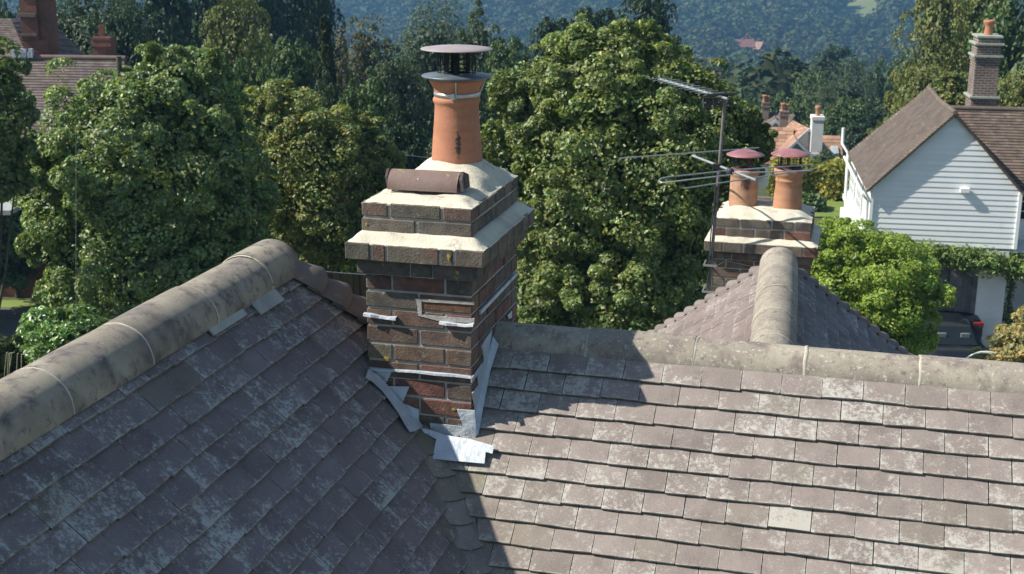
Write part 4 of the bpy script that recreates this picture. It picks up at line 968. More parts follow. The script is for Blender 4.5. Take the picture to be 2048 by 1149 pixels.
# lower storey: grey boarded screen and white pier
mb = MB(H); xx = -.2; rr = random.Random(2)
while xx < 3.02:
    w_ = rr.uniform(.12, .16); mb.box((xx, .05+rr.uniform(0, .012), gdz), (min(xx+w_-.006, 3.04), .09, -1.7), (rr.uniform(.7, 1.25),)*3); xx += w_
mb.build('boarded_screen', M['boards'], wh)
mb = MB(H); mb.box((3.04, -.02, gdz-.1), (3.78, .12, -1.7)); mb.build('pier', M['render'], wh)
mb = MB(H); mb.box((3.9, .5, gdz), (3.98, 4.2, -1.75)); mb.box((4.5, 4.0, gdz), (12, 4.1, -1.75)); mb.build('wall', M['render'], wh)
mb = MB(H); mb.box((4.02, 3.9, gdz), (4.35, 3.98, gdz+2.0)); mb.build('door', M['blue'], wh)
# wall lamp
mb = MB(H); mb.box((2.31, -.15, -.09), (2.56, -.03, .045), bev=.01); mb.build('wall_lamp', M['white'], wh)
# chimney of the white house
cx0, cx1, cy0, cy1 = 3.12, 3.78, 3.95, 4.9
mb = MB(H); mb.box((cx0-.02, cy0-.02, .6), (cx1+.06, cy1, 2.0)); mb.box((cx0, cy0, 2.0), (cx1+.02, cy1-.05, 3.05)); mb.box((cx0-.03, cy0-.03, 3.05), (cx1+.05, cy1, 3.2)); mb.box((cx0, cy0, 3.2), (cx1+.02, cy1-.05, 3.55)); mb.box((cx0+.02, cy0+.02, 3.55), (cx1, cy1-.08, 3.74))
k2 = mb.build('chimney', M['brownbrick'], wh)
M['palecap'] = pm('pale green mortar', (.30, .33, .27), (.38, .4, .34), 8, .9, bump=None)
for zz, e_ in ((1.98, .07), (3.18, .05), (3.53, .05), (3.74, .0)): mb = MB(H); mb.box((cx0-e_-.02, cy0-e_-.02, zz), (cx1+e_+.05, cy1+e_, zz+.055)); mb.build('ledge', M['palecap'], k2)
mb = MB(); mb.lathe([(.125, 0), (.11, .22), (.12, .30), (.17, .36), (.17, .43), (.12, .43), (.1, .3)], H(((cx0+cx1)/2+.03, cy0+.45, 3.79)), 24); mb.build('chimney_pot', M['pot'], k2)
# rainwater pipes and side windows
mb = MB(); q = H.onX(1693, 408, -.15)
T_ = lambda a, b, yv: H(H.onX(a, b, -.15)*np.array([1, 1, 1]))
pl = H.onX(1699, 288, -.3); mb.tube([H((-.3, 6.4, .62)), H((-.3, 6.4, .12)), H((-.12, 6.2, -.15)), H((-.1, 6.2, -1.6))], .05, 10); mb.build('vent_pipe', M['white'], wh)
mb = MB(H); mb.tube([(-.24, -.1, -.25), (-.24, 6.0, -.25)], .045, 8); mb.tube([(-.24, -.05, -.25), (-.10, .0, -.42), (-.08, .0, gb)], .04, 8); mb.build('downpipe', M['white'], wh)
HS = Frame(H.O, H.yaw+90)   # side wall: its outward normal is -x of H
def side(p): return H((-p[1], p[0], p[2]))
quadwin(side, 2.2, 3.6, -1.3, -.35, .02, wh, nx=3, nz=3, glass=M['paleglass'], out=1); quadwin(side, 4.4, 5.8, -1.3, -.35, .02, wh, nx=3, nz=3, glass=M['paleglass'], out=1)
mb = MB(H); mb.box((-.12, .3, gb-.15), (0, 7.0, gb)); mb.box((-.2, 5.2, gdz), (0.0, 6.6, -2.0)); mb.build('side_ledge', M['white'], wh)
# rubbish bags in the open bay
def lump(name, label, cat, c, r, mat, seed, sc_=(1, 1, 1)):
    rr = np.random.default_rng(seed); mb = MB(); n, m = 14, 9; vs = []
    for j in range(m+1):
        th = math.pi*j/m
        for i in range(n):
            ph = 2*math.pi*i/n; q = r*(1+.15*math.sin(3*ph+seed)+.1*math.sin(5*th+ph*2)); vs.append((c[0]+q*math.sin(th)*math.cos(ph)*sc_[0], c[1]+q*math.sin(th)*math.sin(ph)*sc_[1], c[2]+q*.9*math.cos(th)*sc_[2]+r*.8))
    mb.add(vs, [(j*n+i, j*n+(i+1) % n, (j+1)*n+(i+1) % n, (j+1)*n+i) for j in range(m) for i in range(n)], smooth=True)
    o = mb.build(name, mat); tag(o, label, cat); return o
lump('covered_heap', 'black plastic-covered heap in the open bay beside the white pier', 'heap', H((4.62, 1.0, gdz)), .42, M['plastic'], 3, (1.2, 1, .9))
mb = MB(H); mb.lathe([(.0, 0), (.15, 0), (.19, .4), (.17, .4), (.14, .03)], (4.05, .55, gdz), 16); tag(mb.build('plant_pot', M['plastic']), 'dark plant pot standing just right of the white pier', 'plant pot')

# ------------------------------------------------------------------ cars
def car(name, label, pos, yaw, group):
    """seen from behind: local -y is the rear"""
    T = Frame(pos, yaw); t = thing(name, label, 'car', pos, group)
    def loft(secs, mb, n=None):
        m = len(secs[0]); vs = [p for s_ in secs for p in s_]
        mb.add(vs, [(i*m+k, i*m+k+1, (i+1)*m+k+1, (i+1)*m+k) for i in range(len(secs)-1) for k in range(m-1)], smooth=True)
        mb.add(secs[0], [tuple(range(m))]); mb.add(secs[-1], [tuple(range(m))[::-1]])
    def sec(y, w_, z0, z1, r=.12):
        return [(-w_*.94, y, z0), (-w_, y, z0+.18), (-w_, y, (z0+z1)/2), (-w_*.98, y, z1-r), (-w_*.9, y, z1-.02), (-w_*.5, y, z1+.02), (0, y, z1+.03), (w_*.5, y, z1+.02), (w_*.9, y, z1-.02), (w_*.98, y, z1-r), (w_, y, (z0+z1)/2), (w_, y, z0+.18), (w_*.94, y, z0)]
    mb = MB(T); loft([sec(-2.15, .72, .38, .78), sec(-2.08, .80, .28, .92), (sec(-1.5, .87, .2, .98)), sec(-.6, .88, .18, .96), sec(.6, .88, .18, .93), sec(1.5, .86, .2, .86), sec(2.05, .78, .25, .70), sec(2.16, .66, .35, .58)], mb); mb.build('body', M['carblack'], t)
    def cab(y, w_, z, wb): return [(-wb, y, .93), (-wb*.97, y, 1.0), (-w_, y, z-.05), (-w_*.85, y, z), (0, y, z+.02), (w_*.85, y, z), (w_, y, z-.05), (wb*.97, y, 1.0), (wb, y, .93)]
    mb = MB(T); loft([cab(-1.45, .60, .97, .74), cab(-.75, .60, 1.33, .78), cab(-.2, .60, 1.40, .79), cab(.35, .60, 1.36, .78), cab(1.05, .62, .96, .76)], mb); mb.build('cabin', M['carblack'], t)
    mb = MB(T); mb.add([(-.56, -1.40, 1.02), (.56, -1.40, 1.02), (.49, -.80, 1.335), (-.49, -.80, 1.335)], [(0, 1, 2, 3)]); mb.build('rear_window', M['glass'], t)
    for sg in (-1, 1):
        mb = MB(T); mb.add([(sg*.775, -1.2, 1.02), (sg*.785, .7, 1.02), (sg*.625, .3, 1.33), (sg*.625, -.7, 1.31)], [(0, 1, 2, 3)]); mb.build('side_window', M['glass'], t)
    for sg in (-1, 1):
        mb = MB(T); mb.box((sg*.30-.12, -1.16, 1.12), (sg*.30+.12, -1.12, 1.26), bev=.015); mb.build('headrest', M['seat'], t)
        mb = MB(T); mb.box((min(sg*.80, sg*1.0), .55, .98), (max(sg*.80, sg*1.0), .68, 1.12), bev=.03); mb.build('wing_mirror', M['carblack'], t)
        mb = MB(T); mb.box((sg*.60-.2, -2.14, .70), (sg*.60+.2, -2.02, .86), bev=.02); mb.build('tail_light', M['redlamp'], t)
        for yy in (-1.35, 1.35):
            mb = MB(T); pr = [(.0, -.1), (.30, -.1), (.33, -.06), (.33, .06), (.30, .1), (.0, .1)]; n = 20; vs = [(sg*.80+z_, yy+r_*math.cos(2*math.pi*k/n), .33+r_*math.sin(2*math.pi*k/n)) for r_, z_ in pr for k in range(n)]
            mb.add(vs, [(i*n+k, i*n+(k+1) % n, (i+1)*n+(k+1) % n, (i+1)*n+k) for i in range(5) for k in range(n)], smooth=True); mb.build('wheel', M['rubber'], t)
    mb = MB(T); mb.box((-.26, -2.175, .62), (.26, -2.16, .73)); mb.build('number_plate', M['plate'], t)
    mb = MB(T); mb.prism([(.045*math.cos(k*.5236), -2.125, .84+.045*math.sin(k*.5236)) for k in range(12)], (0, .02, 0)); mb.build('badge', M['steel'], t)
    return t
cp = at(1888, 715, 34.6); car('parked_car', 'black car with two pale headrests in its rear window, parked below the white pier', (cp[0], cp[1]+1.9, GZ+.03), 12, None)
cp = at(1862, 700, 37.5); car('parked_car', 'dark car in deep shade, half hidden by the bright green tree', (cp[0], cp[1]+2.3, GZ+.03), 16, None)

# ------------------------------------------------------------------ house on the left
LH = Frame(at(120, 117, 47), 12)
lh = thing('left_house', 'brown tiled house with two red brick chimneys, half hidden by trees at upper left', 'house', LH((0, 3, GZ-LH.O[2])))
lg = GZ-LH.O[2]
roof_plane(LH, (-9, 0, 0), (2.15, 0, 0), (2.6, -4.2, -4.0), (-9, -4.2, -4.0), 'roof', M['lefttile'], lh, seed=8, g=.11, wd=.17)
roof_plane(LH, (2.15, 0, 0), (-9, 0, 0), (-9, 3.6, -3.6), (2.6, 3.6, -3.6), 'roof', M['lefttile'], lh, seed=9, g=.3, wd=.4)
mb = MB(LH); mb.tube([(-9, 0, .02), (2.17, 0, .02)], .09, 8, (1.15, 1, .95)); mb.build('ridge_tiles', M['lefttile'], lh)
mb = MB(LH); mb.box((-8.8, -3.9, lg), (2.3, 3.3, -3.75)); mb.prism([(2.15, 0, -.1), (2.15, -3.9, -3.75), (2.15, 3.3, -3.75)], (.1, 0, 0)); mb.build('wall', M['redbrick'], lh)
# taller hipped roof behind at the far left
hp = LH.onY(22, 38, 3.0); hq = LH.onY(45, 110, .3)
roof_plane(LH, (-9, 3.0, hp[2]), (hp[0], 3.0, hp[2]), (hq[0]+.35, .2, hq[2]-.5), (-9, .2, hq[2]-.5), 'roof', M['lefttile'], lh, seed=10, g=.11, wd=.17)
roof_plane(LH, (hp[0], 3.0, hp[2]), (hp[0], 6, hp[2]), (hp[0]+2.7, 6, hp[2]-3.), (hq[0]+.35, .2, hq[2]-.5), 'roof', M['lefttile'], lh, seed=11, g=.3, wd=.4)
e_ = LH.onY(42, 20, 1.2); f_ = LH.onY(96, 20, 1.2)
mb = MB(LH); cxa, cxb = e_[0]+.05, f_[0]-.02; zt_ = 2.9
mb.box((cxa+.12, 1.0, -.6), (cxb-.05, 2.0, .05)); mb.box((cxa+.05, .94, .05), (cxb, 2.05, .5)); mb.box((cxa+.02, .9, .5), (cxb-.25, 2.05, zt_-.9)); mb.box((cxb-.25, 1.0, .5), (cxb-.02, 2.05, zt_)); mb.box((cxa-.05, .85, zt_-.9), (cxb+.08, 2.1, zt_))
ck = mb.build('chimney', M['redbrick'], lh)
mb = MB(LH); mb.box((cxa-.03, .85, .62), (cxb-.30, .9, .70)); mb.build('ledge', M['oldtile'], ck); mb = MB(LH); mb.box((cxa-.06, .82, 1.25), (cxb-.28, .9, 1.36)); mb.build('ledge', M['oldtile'], ck)
e2 = LH.onY(187, 115, .9); f2 = LH.onY(222, 115, .9)
simple_stack(LH, e2[0], f2[0], .9, 1.5, -.9, LH.onY(200, 78, .9)[2], M['redbrick'], lh, pots=((.4, .5, .10, .42),), potm=M['pot'], lip=.04)
mb = MB(LH); s_ = LH.onY(46, 108, -.1)
rr = random.Random(6)
for i in range(7): a = rr.uniform(-.35, .35); mb.box((s_[0]+a, -.15, .02), (s_[0]+a+.12, -.03, .05+rr.uniform(.05, .3)))
mb.build('lead_saddle', M['lead'], lh)
# pale porch ledge under the trees, far left
LP = Frame(at(10, 424, 33), 12); pr = thing('garden_shelter', 'small pale-roofed shelter in the dark gap under the leftmost tree', 'shelter', LP((0, .6, GZ-LP.O[2])))
mb = MB(LP); mb.box((-1.6, 0, -.08), (.12, 1.3, .03)); mb.build('roof', M['oldlead'], pr)
for x in (-1.5, -.9): mb = MB(LP); mb.box((x-.04, .02, GZ-LP.O[2]), (x+.04, .10, -.08)); mb.build('post', M['bark'], pr)

# ------------------------------------------------------------------ houses in the valley
def gable_house(T, x0, x1, hw, zr, drop, wallm, tilem, parent, g=.25, ends=True, zg=-12, seed=1):
    """ridge along local x at y=0; ridge height zr"""
    roof_plane(T, (x0, 0, zr), (x1, 0, zr), (x1, -hw, zr-drop), (x0, -hw, zr-drop), 'roof', tilem, parent, g=g, wd=.3, seed=seed)
    roof_plane(T, (x1, 0, zr), (x0, 0, zr), (x0, hw, zr-drop), (x1, hw, zr-drop), 'roof', tilem, parent, g=g*1.5, wd=.6, seed=seed+1)
    i = .2; mb = MB(T); mb.box((x0+i, -hw+i, zg), (x1-i, hw-i, zr-drop+.1)); mb.build('wall', wallm, parent)
    for x in (x0+i, x1-i-.1):
        mb = MB(T); mb.prism([(x, 0, zr-.08), (x, -hw+i, zr-drop+.1), (x, hw-i, zr-drop+.1)], (.1, 0, 0)); mb.build('gable', wallm, parent)
def barge(T, x, hw, zr, drop, parent, w_=.22, mat=None):
    mb = MB(T)
    for sg in (-1, 1): mb.prism([(x, 0, zr+.03), (x, sg*hw, zr-drop+.03), (x, sg*hw, zr-drop-w_), (x, 0, zr-w_)], (.08, 0, 0))
    return mb.build('bargeboard', mat or M['trim'], parent)
# orange-roofed house: ridge runs towards us and to the right, gable end with a tall white chimney
ra_ = at(1586, 241, 84); rb_ = onZ(1618, 257, ra_[2]); yw = math.degrees(math.atan2(rb_[1]-ra_[1], rb_[0]-ra_[0]))
OH = Frame(rb_, yw); oh = thing('orange_roofed_house', 'orange tiled house in the valley with a tall white chimney on its gable end', 'house', (rb_[0]-2, rb_[1]+2, gz(rb_)))
Lr = np.linalg.norm((rb_-ra_)[:2]); og = gz(rb_)-rb_[2]
gable_house(OH, -Lr, .0, 3.3, 0, 3.2, M['greyrender'], M['orangetile'], oh, g=.14, zg=og, seed=50)
barge(OH, .02, 3.3, 0, 3.2, oh, .14, M['greyrender'])
mb = MB(OH); mb.add([(-Lr*.62, -1.35, -1.22), (-Lr*.38, -1.35, -1.22), (-Lr*.38, -2.1, -1.95), (-Lr*.62, -2.1, -1.95)], [(0, 1, 2, 3)]); 
mb = MB(OH); mb.prism([(-Lr*.58, -1.15, -1.06), (-Lr*.42, -1.15, -1.06), (-Lr*.42, -2.0, -1.88), (-Lr*.58, -2.0, -1.88)], (0, -.06, .06)); mb.build('skylight', M['glass'], oh)
WC = Frame(at(1617, 300, 80.5), 8)
wc0 = WC.onY(1621, 300)[0]; wc1 = WC.onY(1644, 300)[0]; wzt = WC.onY(1630, 235)[2]
mb = MB(WC); mb.box((wc0, 0, gz(WC.O)-WC.O[2]), (wc1, 1.0, wzt)); mb.box((wc0-.03, -.03, -.4), (wc1+.03, 1.0, -.2)); mb.box((wc0-.04, -.04, wzt-.18), (wc1+.04, 1.04, wzt+.03)); wcx = mb.build('chimney', M['render'], oh, label='tall white chimney')
mb = MB(); mb.lathe([(.14, 0), (.13, .4), (.17, .45), (.17, .6), (.12, .6), (.1, .5)], WC(((wc0+wc1)/2, .5, wzt)), 16); mb.build('chimney_pot', M['pot3'], wcx)
# front gable and the right-hand extension
FG = Frame(at(1594, 283, 79), 98)
gable_house(FG, .0, 2.6, 1.05, 0, 1.0, M['greyrender'], M['orangetile'], oh, zg=gz(FG.O)-FG.O[2], seed=54); barge(FG, -.10, 1.15, .05, 1.1, oh, .16)
RX = Frame(at(1644, 271, 83), 6); rw = RX.onY(1681, 270)[0]
roof_plane(RX, (0, 0, 0), (rw, 0, 0), (rw+.3, -2.0, -2.1), (0, -2.0, -2.1), 'roof', M['orangetile'], oh, g=.25, wd=.3, seed=57)
mb = MB(RX); mb.box((0, -1.8, gz(RX.O)-RX.O[2]), (rw, .2, -1.9)); mb.box((0, -.05, -2.1), (rw, .2, -.05)); mb.build('wall', M['greyrender'], oh)
a0 = RX.onY(1662, 281, -.6); mb = MB(RX); mb.prism([(a0[0], -.6, -.58), (a0[0]+.42, -.6, -.58), (a0[0]+.52, -1.35, -1.36), (a0[0]+.1, -1.35, -1.36)], (0, -.07, .07)); sk = mb.build('skylight', M['trim'], oh)
mb = MB(RX); mb.prism([(a0[0]+.08, -.70, -.60), (a0[0]+.36, -.70, -.60), (a0[0]+.44, -1.30, -1.22), (a0[0]+.16, -1.30, -1.22)], (0, -.04, .04)); mb.build('pane', M['paleglass'], sk)
# flat hipped part in front and the grey-brown house with two chimneys
HR = Frame(at(1540, 254, 82), 4); hx = HR.onY(1589, 255)[0]
hr = thing('hipped_annexe', 'low annexe with a dull orange hipped roof between the grey-brown house and the orange-roofed house', 'house', HR((1, 1, gz(HR.O)-HR.O[2])))
roof_plane(HR, (-1.2, 0, 0), (hx, 0, 0), (hx-.3, -1.9, -1.9), (-1.2, -1.9, -1.9), 'roof', M['orangetile'], hr, g=.25, wd=.3, seed=60)
mb = MB(HR); mb.box((-1.2, -1.7, gz(HR.O)-HR.O[2]), (hx-.4, .8, -1.75)); mb.box((-1.2, 0, -1.8), (hx-.1, .3, -.05)); mb.build('wall', M['greyrender'], hr)
GB = Frame(at(1520, 222, 88), -28); gh = thing('grey_brown_house', 'grey-brown roofed house with two brick chimneys and a blue-grey bargeboard, behind the aerial', 'house', GB((0, 2, gz(GB.O)-GB.O[2])))
gable_house(GB, -3.5, 2.6, 3.2, 0, 2.4, M['greyrender'], M['oldtile'], gh, zg=gz(GB.O)-GB.O[2], seed=63)
BG_ = Frame(at(1552, 241, 85), 96); gable_house(BG_, 0, 2.8, .95, 0, .85, M['greyrender'], M['oldtile'], gh, zg=-2.4, seed=66); barge(BG_, -.1, 1.1, .06, 1.0, gh, .2)
for (pa, pb, pt, d) in (((1523, 240), (1537, 240), 207, 87), ((1559, 250), (1576, 250), 224, 84)):
    T = Frame(at(pa[0], pa[1], d), 6); w_ = T.onY(*pb)[0]; simple_stack(T, 0, w_, 0, .7, -2.2, T.onY(pa[0], pt)[2], M['brownbrick'], gh, pots=((.3, .3, .13, .50), (.75, .6, .13, .42)), lip=.05)
# far houses on the hillside
def on_ground(x, y, dz):
    d = 250.
    while d < 1200 and at(x, y, d)[2] > gz(at(x, y, d))+dz: d += 2
    return d
HILLH = [(1488, 84, on_ground(1488, 84, 8)), (1516, 88, on_ground(1516, 88, 7))]
for (x, y, d), lab in zip(HILLH, ('red-roofed house among the woods half-way up the far hill', 'smaller house just right of the red-roofed one on the far hill')):
    nm = 'hillside_house'; O = at(x, y, d); T = Frame((O[0], O[1], gz(O)), 20 if x < 1500 else -25)
    hh = thing(nm, lab, 'house', T.O); gable_house(T, -5 if x < 1500 else -3, 5 if x < 1500 else 3, 3.6, 9 if x < 1500 else 8, 3.6, M['browntile'], M['orangetile'] if x > 1500 else sheet_tile('red tiles', ((.25, .10, .08), (.3, .13, .1)), (.2, .12, .1)), hh, g=1.2, zg=-3, seed=70+int(x))
    if x < 1500: simple_stack(T, 1, 2.4, .0, 1.2, 7, 11, M['redbrick'], hh, pots=((.5, .5, .3, 1.),))
# garden fence behind the house, mid left
fe = thing('garden_fence', 'brown board fence glimpsed in the gap left of the brick chimney', 'fence', onZ(680, 600, -9.2))
FT = Frame(at(600, 545, 27), 8); mb = MB(FT); x = -.6; rr = random.Random(8)
while x < 3.4: mb.box((x, rr.uniform(0, .01), GZ-FT.O[2]), (x+.095, .02, rr.uniform(-.01, .01)), (rr.uniform(.7, 1.2),)*3); x += .10
mb.build('boards', M['fence'], fe)
for x in (.2, 1.15, 2.1, 3.05): mb = MB(FT); mb.box((x, -.06, GZ-FT.O[2]), (x+.08, -.002, .06)); mb.build('post', M['fence'], fe)
# overhead wires
def wire(name, lab, p, q, sag, r=.006):
    p, q = np.asarray(p), np.asarray(q); mb = MB(); mb.tube([p+(q-p)*t-np.array([0, 0, sag*4*t*(1-t)]) for t in np.linspace(0, 1, 17)], r, 5, cap=False); tag(mb.build(name, M['alu']), lab, 'wire')
wire('overhead_wire', 'thin wire crossing the dark trees left of the orange pot', at(560, 252, 34), at(1010, 322, 34), .25)
wire('overhead_wire', 'thin pale wire behind the chimney, above the brown fence', at(570, 536, 24), at(1010, 560, 24), .05, .005)
wire('hanging_wire', 'thin upright wire in front of the big round tree on the left', at(152, 250, 19), at(152, 760, 19), 0, .0022)

# ------------------------------------------------------------------ near trees
big_tree('maple_tree', 'big round glossy-leaved tree on the left, between the road and the brown tiled wing', [(270, 350, 190, 185), (345, 225, 125, 112, .5), (178, 468, 115, 105), (300, 540, 165, 110, -.6), (305, 112, 14, 26), (330, 130, 34, 26), (428, 128, 15, 28), (415, 155, 38, 32), (72, 305, 36, 36), (62, 490, 32, 26), (105, 580, 38, 26), (430, 400, 105, 150, .3), (145, 390, 95, 120), (460, 530, 95, 95, .6), (245, 250, 85, 75, .2), (310, 165, 50, 50)],
         26, M['leaf_gloss'], .088, 820, 180, 1, lobe=.155, col=(.6, 1.5), hue=.13, trunk=.16)
big_tree('lime_tree', 'yellow-green tree right of the big round tree, behind the wing ridge', [(610, 340, 135, 130), (560, 250, 80, 80), (690, 350, 95, 110), (650, 450, 120, 110), (740, 330, 55, 90), (560, 500, 80, 80, 1.)],
         31, M['leaf_yel'], .09, 420, 150, 2, lobe=.17, col=(.6, 1.4), hue=.14, trunk=.15)
big_tree('sycamore_tree', 'broad sycamore behind the aerial, filling the gap between the two chimneys', [(1240, 330, 215, 220), (1225, 165, 140, 105), (1105, 240, 110, 130, .4), (1360, 275, 112, 125, .3), (1330, 460, 95, 140, -.4), (1120, 480, 100, 150, -.5), (1250, 580, 145, 100, -.8), (1450, 305, 66, 95, .5), (1497, 240, 28, 30), (1455, 215, 25, 28), (1010, 185, 38, 45), (1160, 84, 42, 36), (1290, 78, 38, 36), (1412, 180, 26, 36), (985, 300, 36, 55), (1520, 290, 30, 40), (1080, 600, 90, 70, -.8), (1040, 380, 80, 110, .6)],
         25.5, M['leaf_syc'], .088, 1050, 165, 3, lobe=.145, col=(.55, 1.45), hue=.12, trunk=.2)
big_tree('dark_leaved_tree', 'tree cut off by the left edge, in front of the brown tiled roof', [(-10, 210, 75, 90), (-5, 320, 60, 80), (-110, 420, 60, 80), (-130, 260, 90, 130)],
         24, M['leaf_gloss'], .10, 100, 150, 4, lobe=.28, col=(.5, 1.2), hue=.12, trunk=.1)
big_tree('wisteria_tree', 'bright green feathery tree beside the white house, over the parked cars', [(1695, 510, 75, 62), (1640, 500, 45, 50), (1750, 560, 110, 75), (1830, 580, 60, 45, -.3), (1700, 630, 105, 70), (1660, 560, 75, 80), (1770, 650, 90, 55, .3), (1668, 462, 35, 28, .3)],
         31, M['leaf_bright'], .095, 420, 190, 5, lobe=.22, col=(.55, 1.4), hue=.08, droop=.10, trunk=.1, asp=.4, up=.6)
big_tree('glossy_shrub', 'glossy green shrub at lower left, below the road', [(125, 715, 85, 70), (190, 700, 50, 52, .3), (122, 655, 32, 36), (70, 760, 65, 62), (165, 665, 25, 25)],
         19.5, M['leaf_laurel'], .085, 150, 150, 6, lobe=.30, col=(.7, 1.5), hue=.12, trunk=.05, asp=.45, ground=GZ)
big_tree('conifer_shrub', 'feathery dark green conifer shrub in the lower left corner', [(10, 740, 45, 60), (-30, 720, 60, 60), (30, 780, 50, 50)],
         18, M['leaf_con'], .07, 60, 170, 7, lobe=.3, col=(.8, 1.6), hue=.06, trunk=.05, asp=.3)
big_tree('variegated_shrub', 'pale yellow-pink variegated shrub at the right edge, in front of the black car', [(2035, 700, 50, 50), (2075, 670, 45, 50), (1985, 725, 35, 22)],
         27, M['leaf_pale'], .10, 60, 130, 8, lobe=.3, col=(.6, 1.4), hue=.14, trunk=.04, asp=.45)
# buddleia spikes, hoop
mb = MB(); rr = random.Random(3); b0 = at(25, 740, 17)
for i in range(6):
    x = b0[0]+rr.uniform(-.12, .16); mb.tube([(x-.02, b0[1], b0[2]-.15), (x+.01, b0[1], b0[2]), (x+rr.uniform(.02, .08), b0[1]-.02, b0[2]+.22), (x+rr.uniform(.08, .16), b0[1]-.03, b0[2]+.24)], [.002, .005, .006, .002], 6)
tag(mb.build('flower_spikes', pm('pale spikes', (.35, .34, .2), (.42, .4, .25), 40, .9, bump=None)), 'pale drooping seed spikes in front of the conifer shrub, lower left', 'flower spikes')
mb = MB(); hc = at(1968, 735, 26.5); mb.tube([hc+RT*.42*math.cos(a)+np.array([0, 0, .32*math.sin(a)]) for a in np.linspace(math.pi*1.0, .2, 14)], .013, 6); mb.tube([hc+RT*(.42*math.cos(a)-.02)+np.array([0, .12, .28*math.sin(a)-.02]) for a in np.linspace(math.pi*1.0, .4, 14)], .010, 6)
tag(mb.build('garden_hoop', M['white']), 'white garden hoops by the variegated shrub, low on the right', 'hoop')
# vine along the foot of the boarding
def strip_foliage(name, label, cat, T, pts, r, mat, leaf, nl, seed, parent=None, rz=None, col=(.55, 1.4)):
    rg = np.random.default_rng(seed); P = np.array(pts, float); seg = np.linalg.norm(np.diff(P, axis=0), axis=1); cum = np.r_[0, np.cumsum(seg)]
    t = rg.uniform(0, cum[-1], nl); q = np.stack([np.interp(t, cum, P[:, i]) for i in range(3)], 1)
    t2 = np.round(t/(r*.7)); ph = np.sin(t2*12.9898)*43758.5; ph -= np.floor(ph)
    d = sphere_pts(nl, rg); q = q+d*r*rg.uniform(.3, 1.05, (nl, 1))*np.array([1, .8, rz or 1])*(.7+.6*ph[:, None]); W = np.array([T(p) for p in q])
    nn = d*.6+np.array([0, 0, .5])+rg.normal(size=d.shape)*.5
    V, Fc, C = leaves(W, nn, leaf, leaf*.5, rg, col=col, hue=.1); C *= np.repeat(.8+.4*ph[:, None], 2, 0)
    b = W[np.argmin(W[:, 2])]; t_ = thing(name, label, cat, (b[0], b[1], GZ)); tri_object('foliage', V, Fc, C, mat, t_)
    mb = MB(T); mb.tube([tuple(p) for p in P], .03, 6, cap=False); mb.tube([(P[-1][0], P[-1][1], P[-1][2]), (P[-1][0]+.05, P[-1][1], GZ-H.O[2])] if T is H else [tuple(P[-1]), tuple(P[-1]-np.array([0, 0, .5]))], .035, 6); mb.build('stem', M['bark'], t_); return t_
strip_foliage('climbing_vine', 'leafy green vine trained along the foot of the white boarding', 'vine', H, [(-.2, -.3, -1.5), (.9, -.3, -1.75), (2.2, -.35, -1.82), (3.2, -.3, -1.95), (4.3, -.2, -2.12)], .44, M['leaf_vine'], .115, 8200, 11, rz=.85)
strip_foliage('climbing_plant', 'dark climber hanging beside the right edge of the white pier', 'climber', H, [(3.98, .1, -2.2), (3.95, .15, -3.0), (3.92, .15, -3.9)], .16, M['leaf_vine'], .11, 420, 12, rz=1, col=(.4, .9))
# hedges
def hedge(name, label, pa, pb, d0, d1, h, dep, mat, leaf, n, seed):
    rg = np.random.default_rng(seed); a = at(pa[0], pa[1], d0); b = at(pb[0], pb[1], d1); L = np.linalg.norm((b-a)[:2]); u = (b-a)/L; u[2] = 0; v = np.array([-u[1], u[0], 0])
    t = rg.uniform(0, L, n); f = rg.integers(0, 3, n); y = np.where(f == 0, -.02, rg.uniform(0, dep, n)); z = np.where(f == 0, rg.uniform(-h, 0, n), 0.); y = np.where(f == 1, rg.uniform(0, dep, n), y)
    bump = .10*np.sin(t*2.3)+.08*np.sin(t*5.1+1)
    W = a+u*t[:, None]+v*(y+rg.normal(0, .08, n)-bump*(f == 0))[:, None]+np.array([0, 0, 1])*(z+rg.normal(0, .07, n)+bump*(f != 0))[:, None]; W[:, 2] += (b[2]-a[2])*t/L
    nn = np.where((f == 0)[:, None], -v, np.array([0, 0, 1.]))+rg.normal(size=(n, 3))*.6
    V, Fc, C = leaves(W, nn, leaf, leaf*.7, rg, col=(.6, 1.4), hue=.12)
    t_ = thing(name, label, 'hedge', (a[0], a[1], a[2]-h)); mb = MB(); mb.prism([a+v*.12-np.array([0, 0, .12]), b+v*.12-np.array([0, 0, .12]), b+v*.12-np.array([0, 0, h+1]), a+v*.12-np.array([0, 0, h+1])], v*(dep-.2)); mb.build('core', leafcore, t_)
    tri_object('foliage', V, Fc, C, mat, t_)
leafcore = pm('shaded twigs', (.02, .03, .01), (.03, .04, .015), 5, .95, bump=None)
HD = float(np.hypot(*onZ(1630, 398, GZ)[:2])); HD2 = float(np.hypot(*onZ(1610, 424, GZ)[:2]))
hedge('clipped_hedge', 'long yellow-green clipped hedge behind the lawn, left of the white house', (1540, 336), (1722, 339), HD, HD-.5, 1.25, 1.5, M['leaf_hedge'], .2, 9000, 21)
hedge('low_hedge', 'low dark green hedge at the near edge of the lawn', (1560, 402), (1652, 405), HD2, HD2, .42, .8, M['leaf_mid'], .16, 2200, 22)
hedge('roadside_hedge', 'tall dark hedge beyond the road, far left', (-260, 400), (640, 372), 45, 44.5, 3.4, 2.0, M['leaf_dark'], .2, 15000, 23)

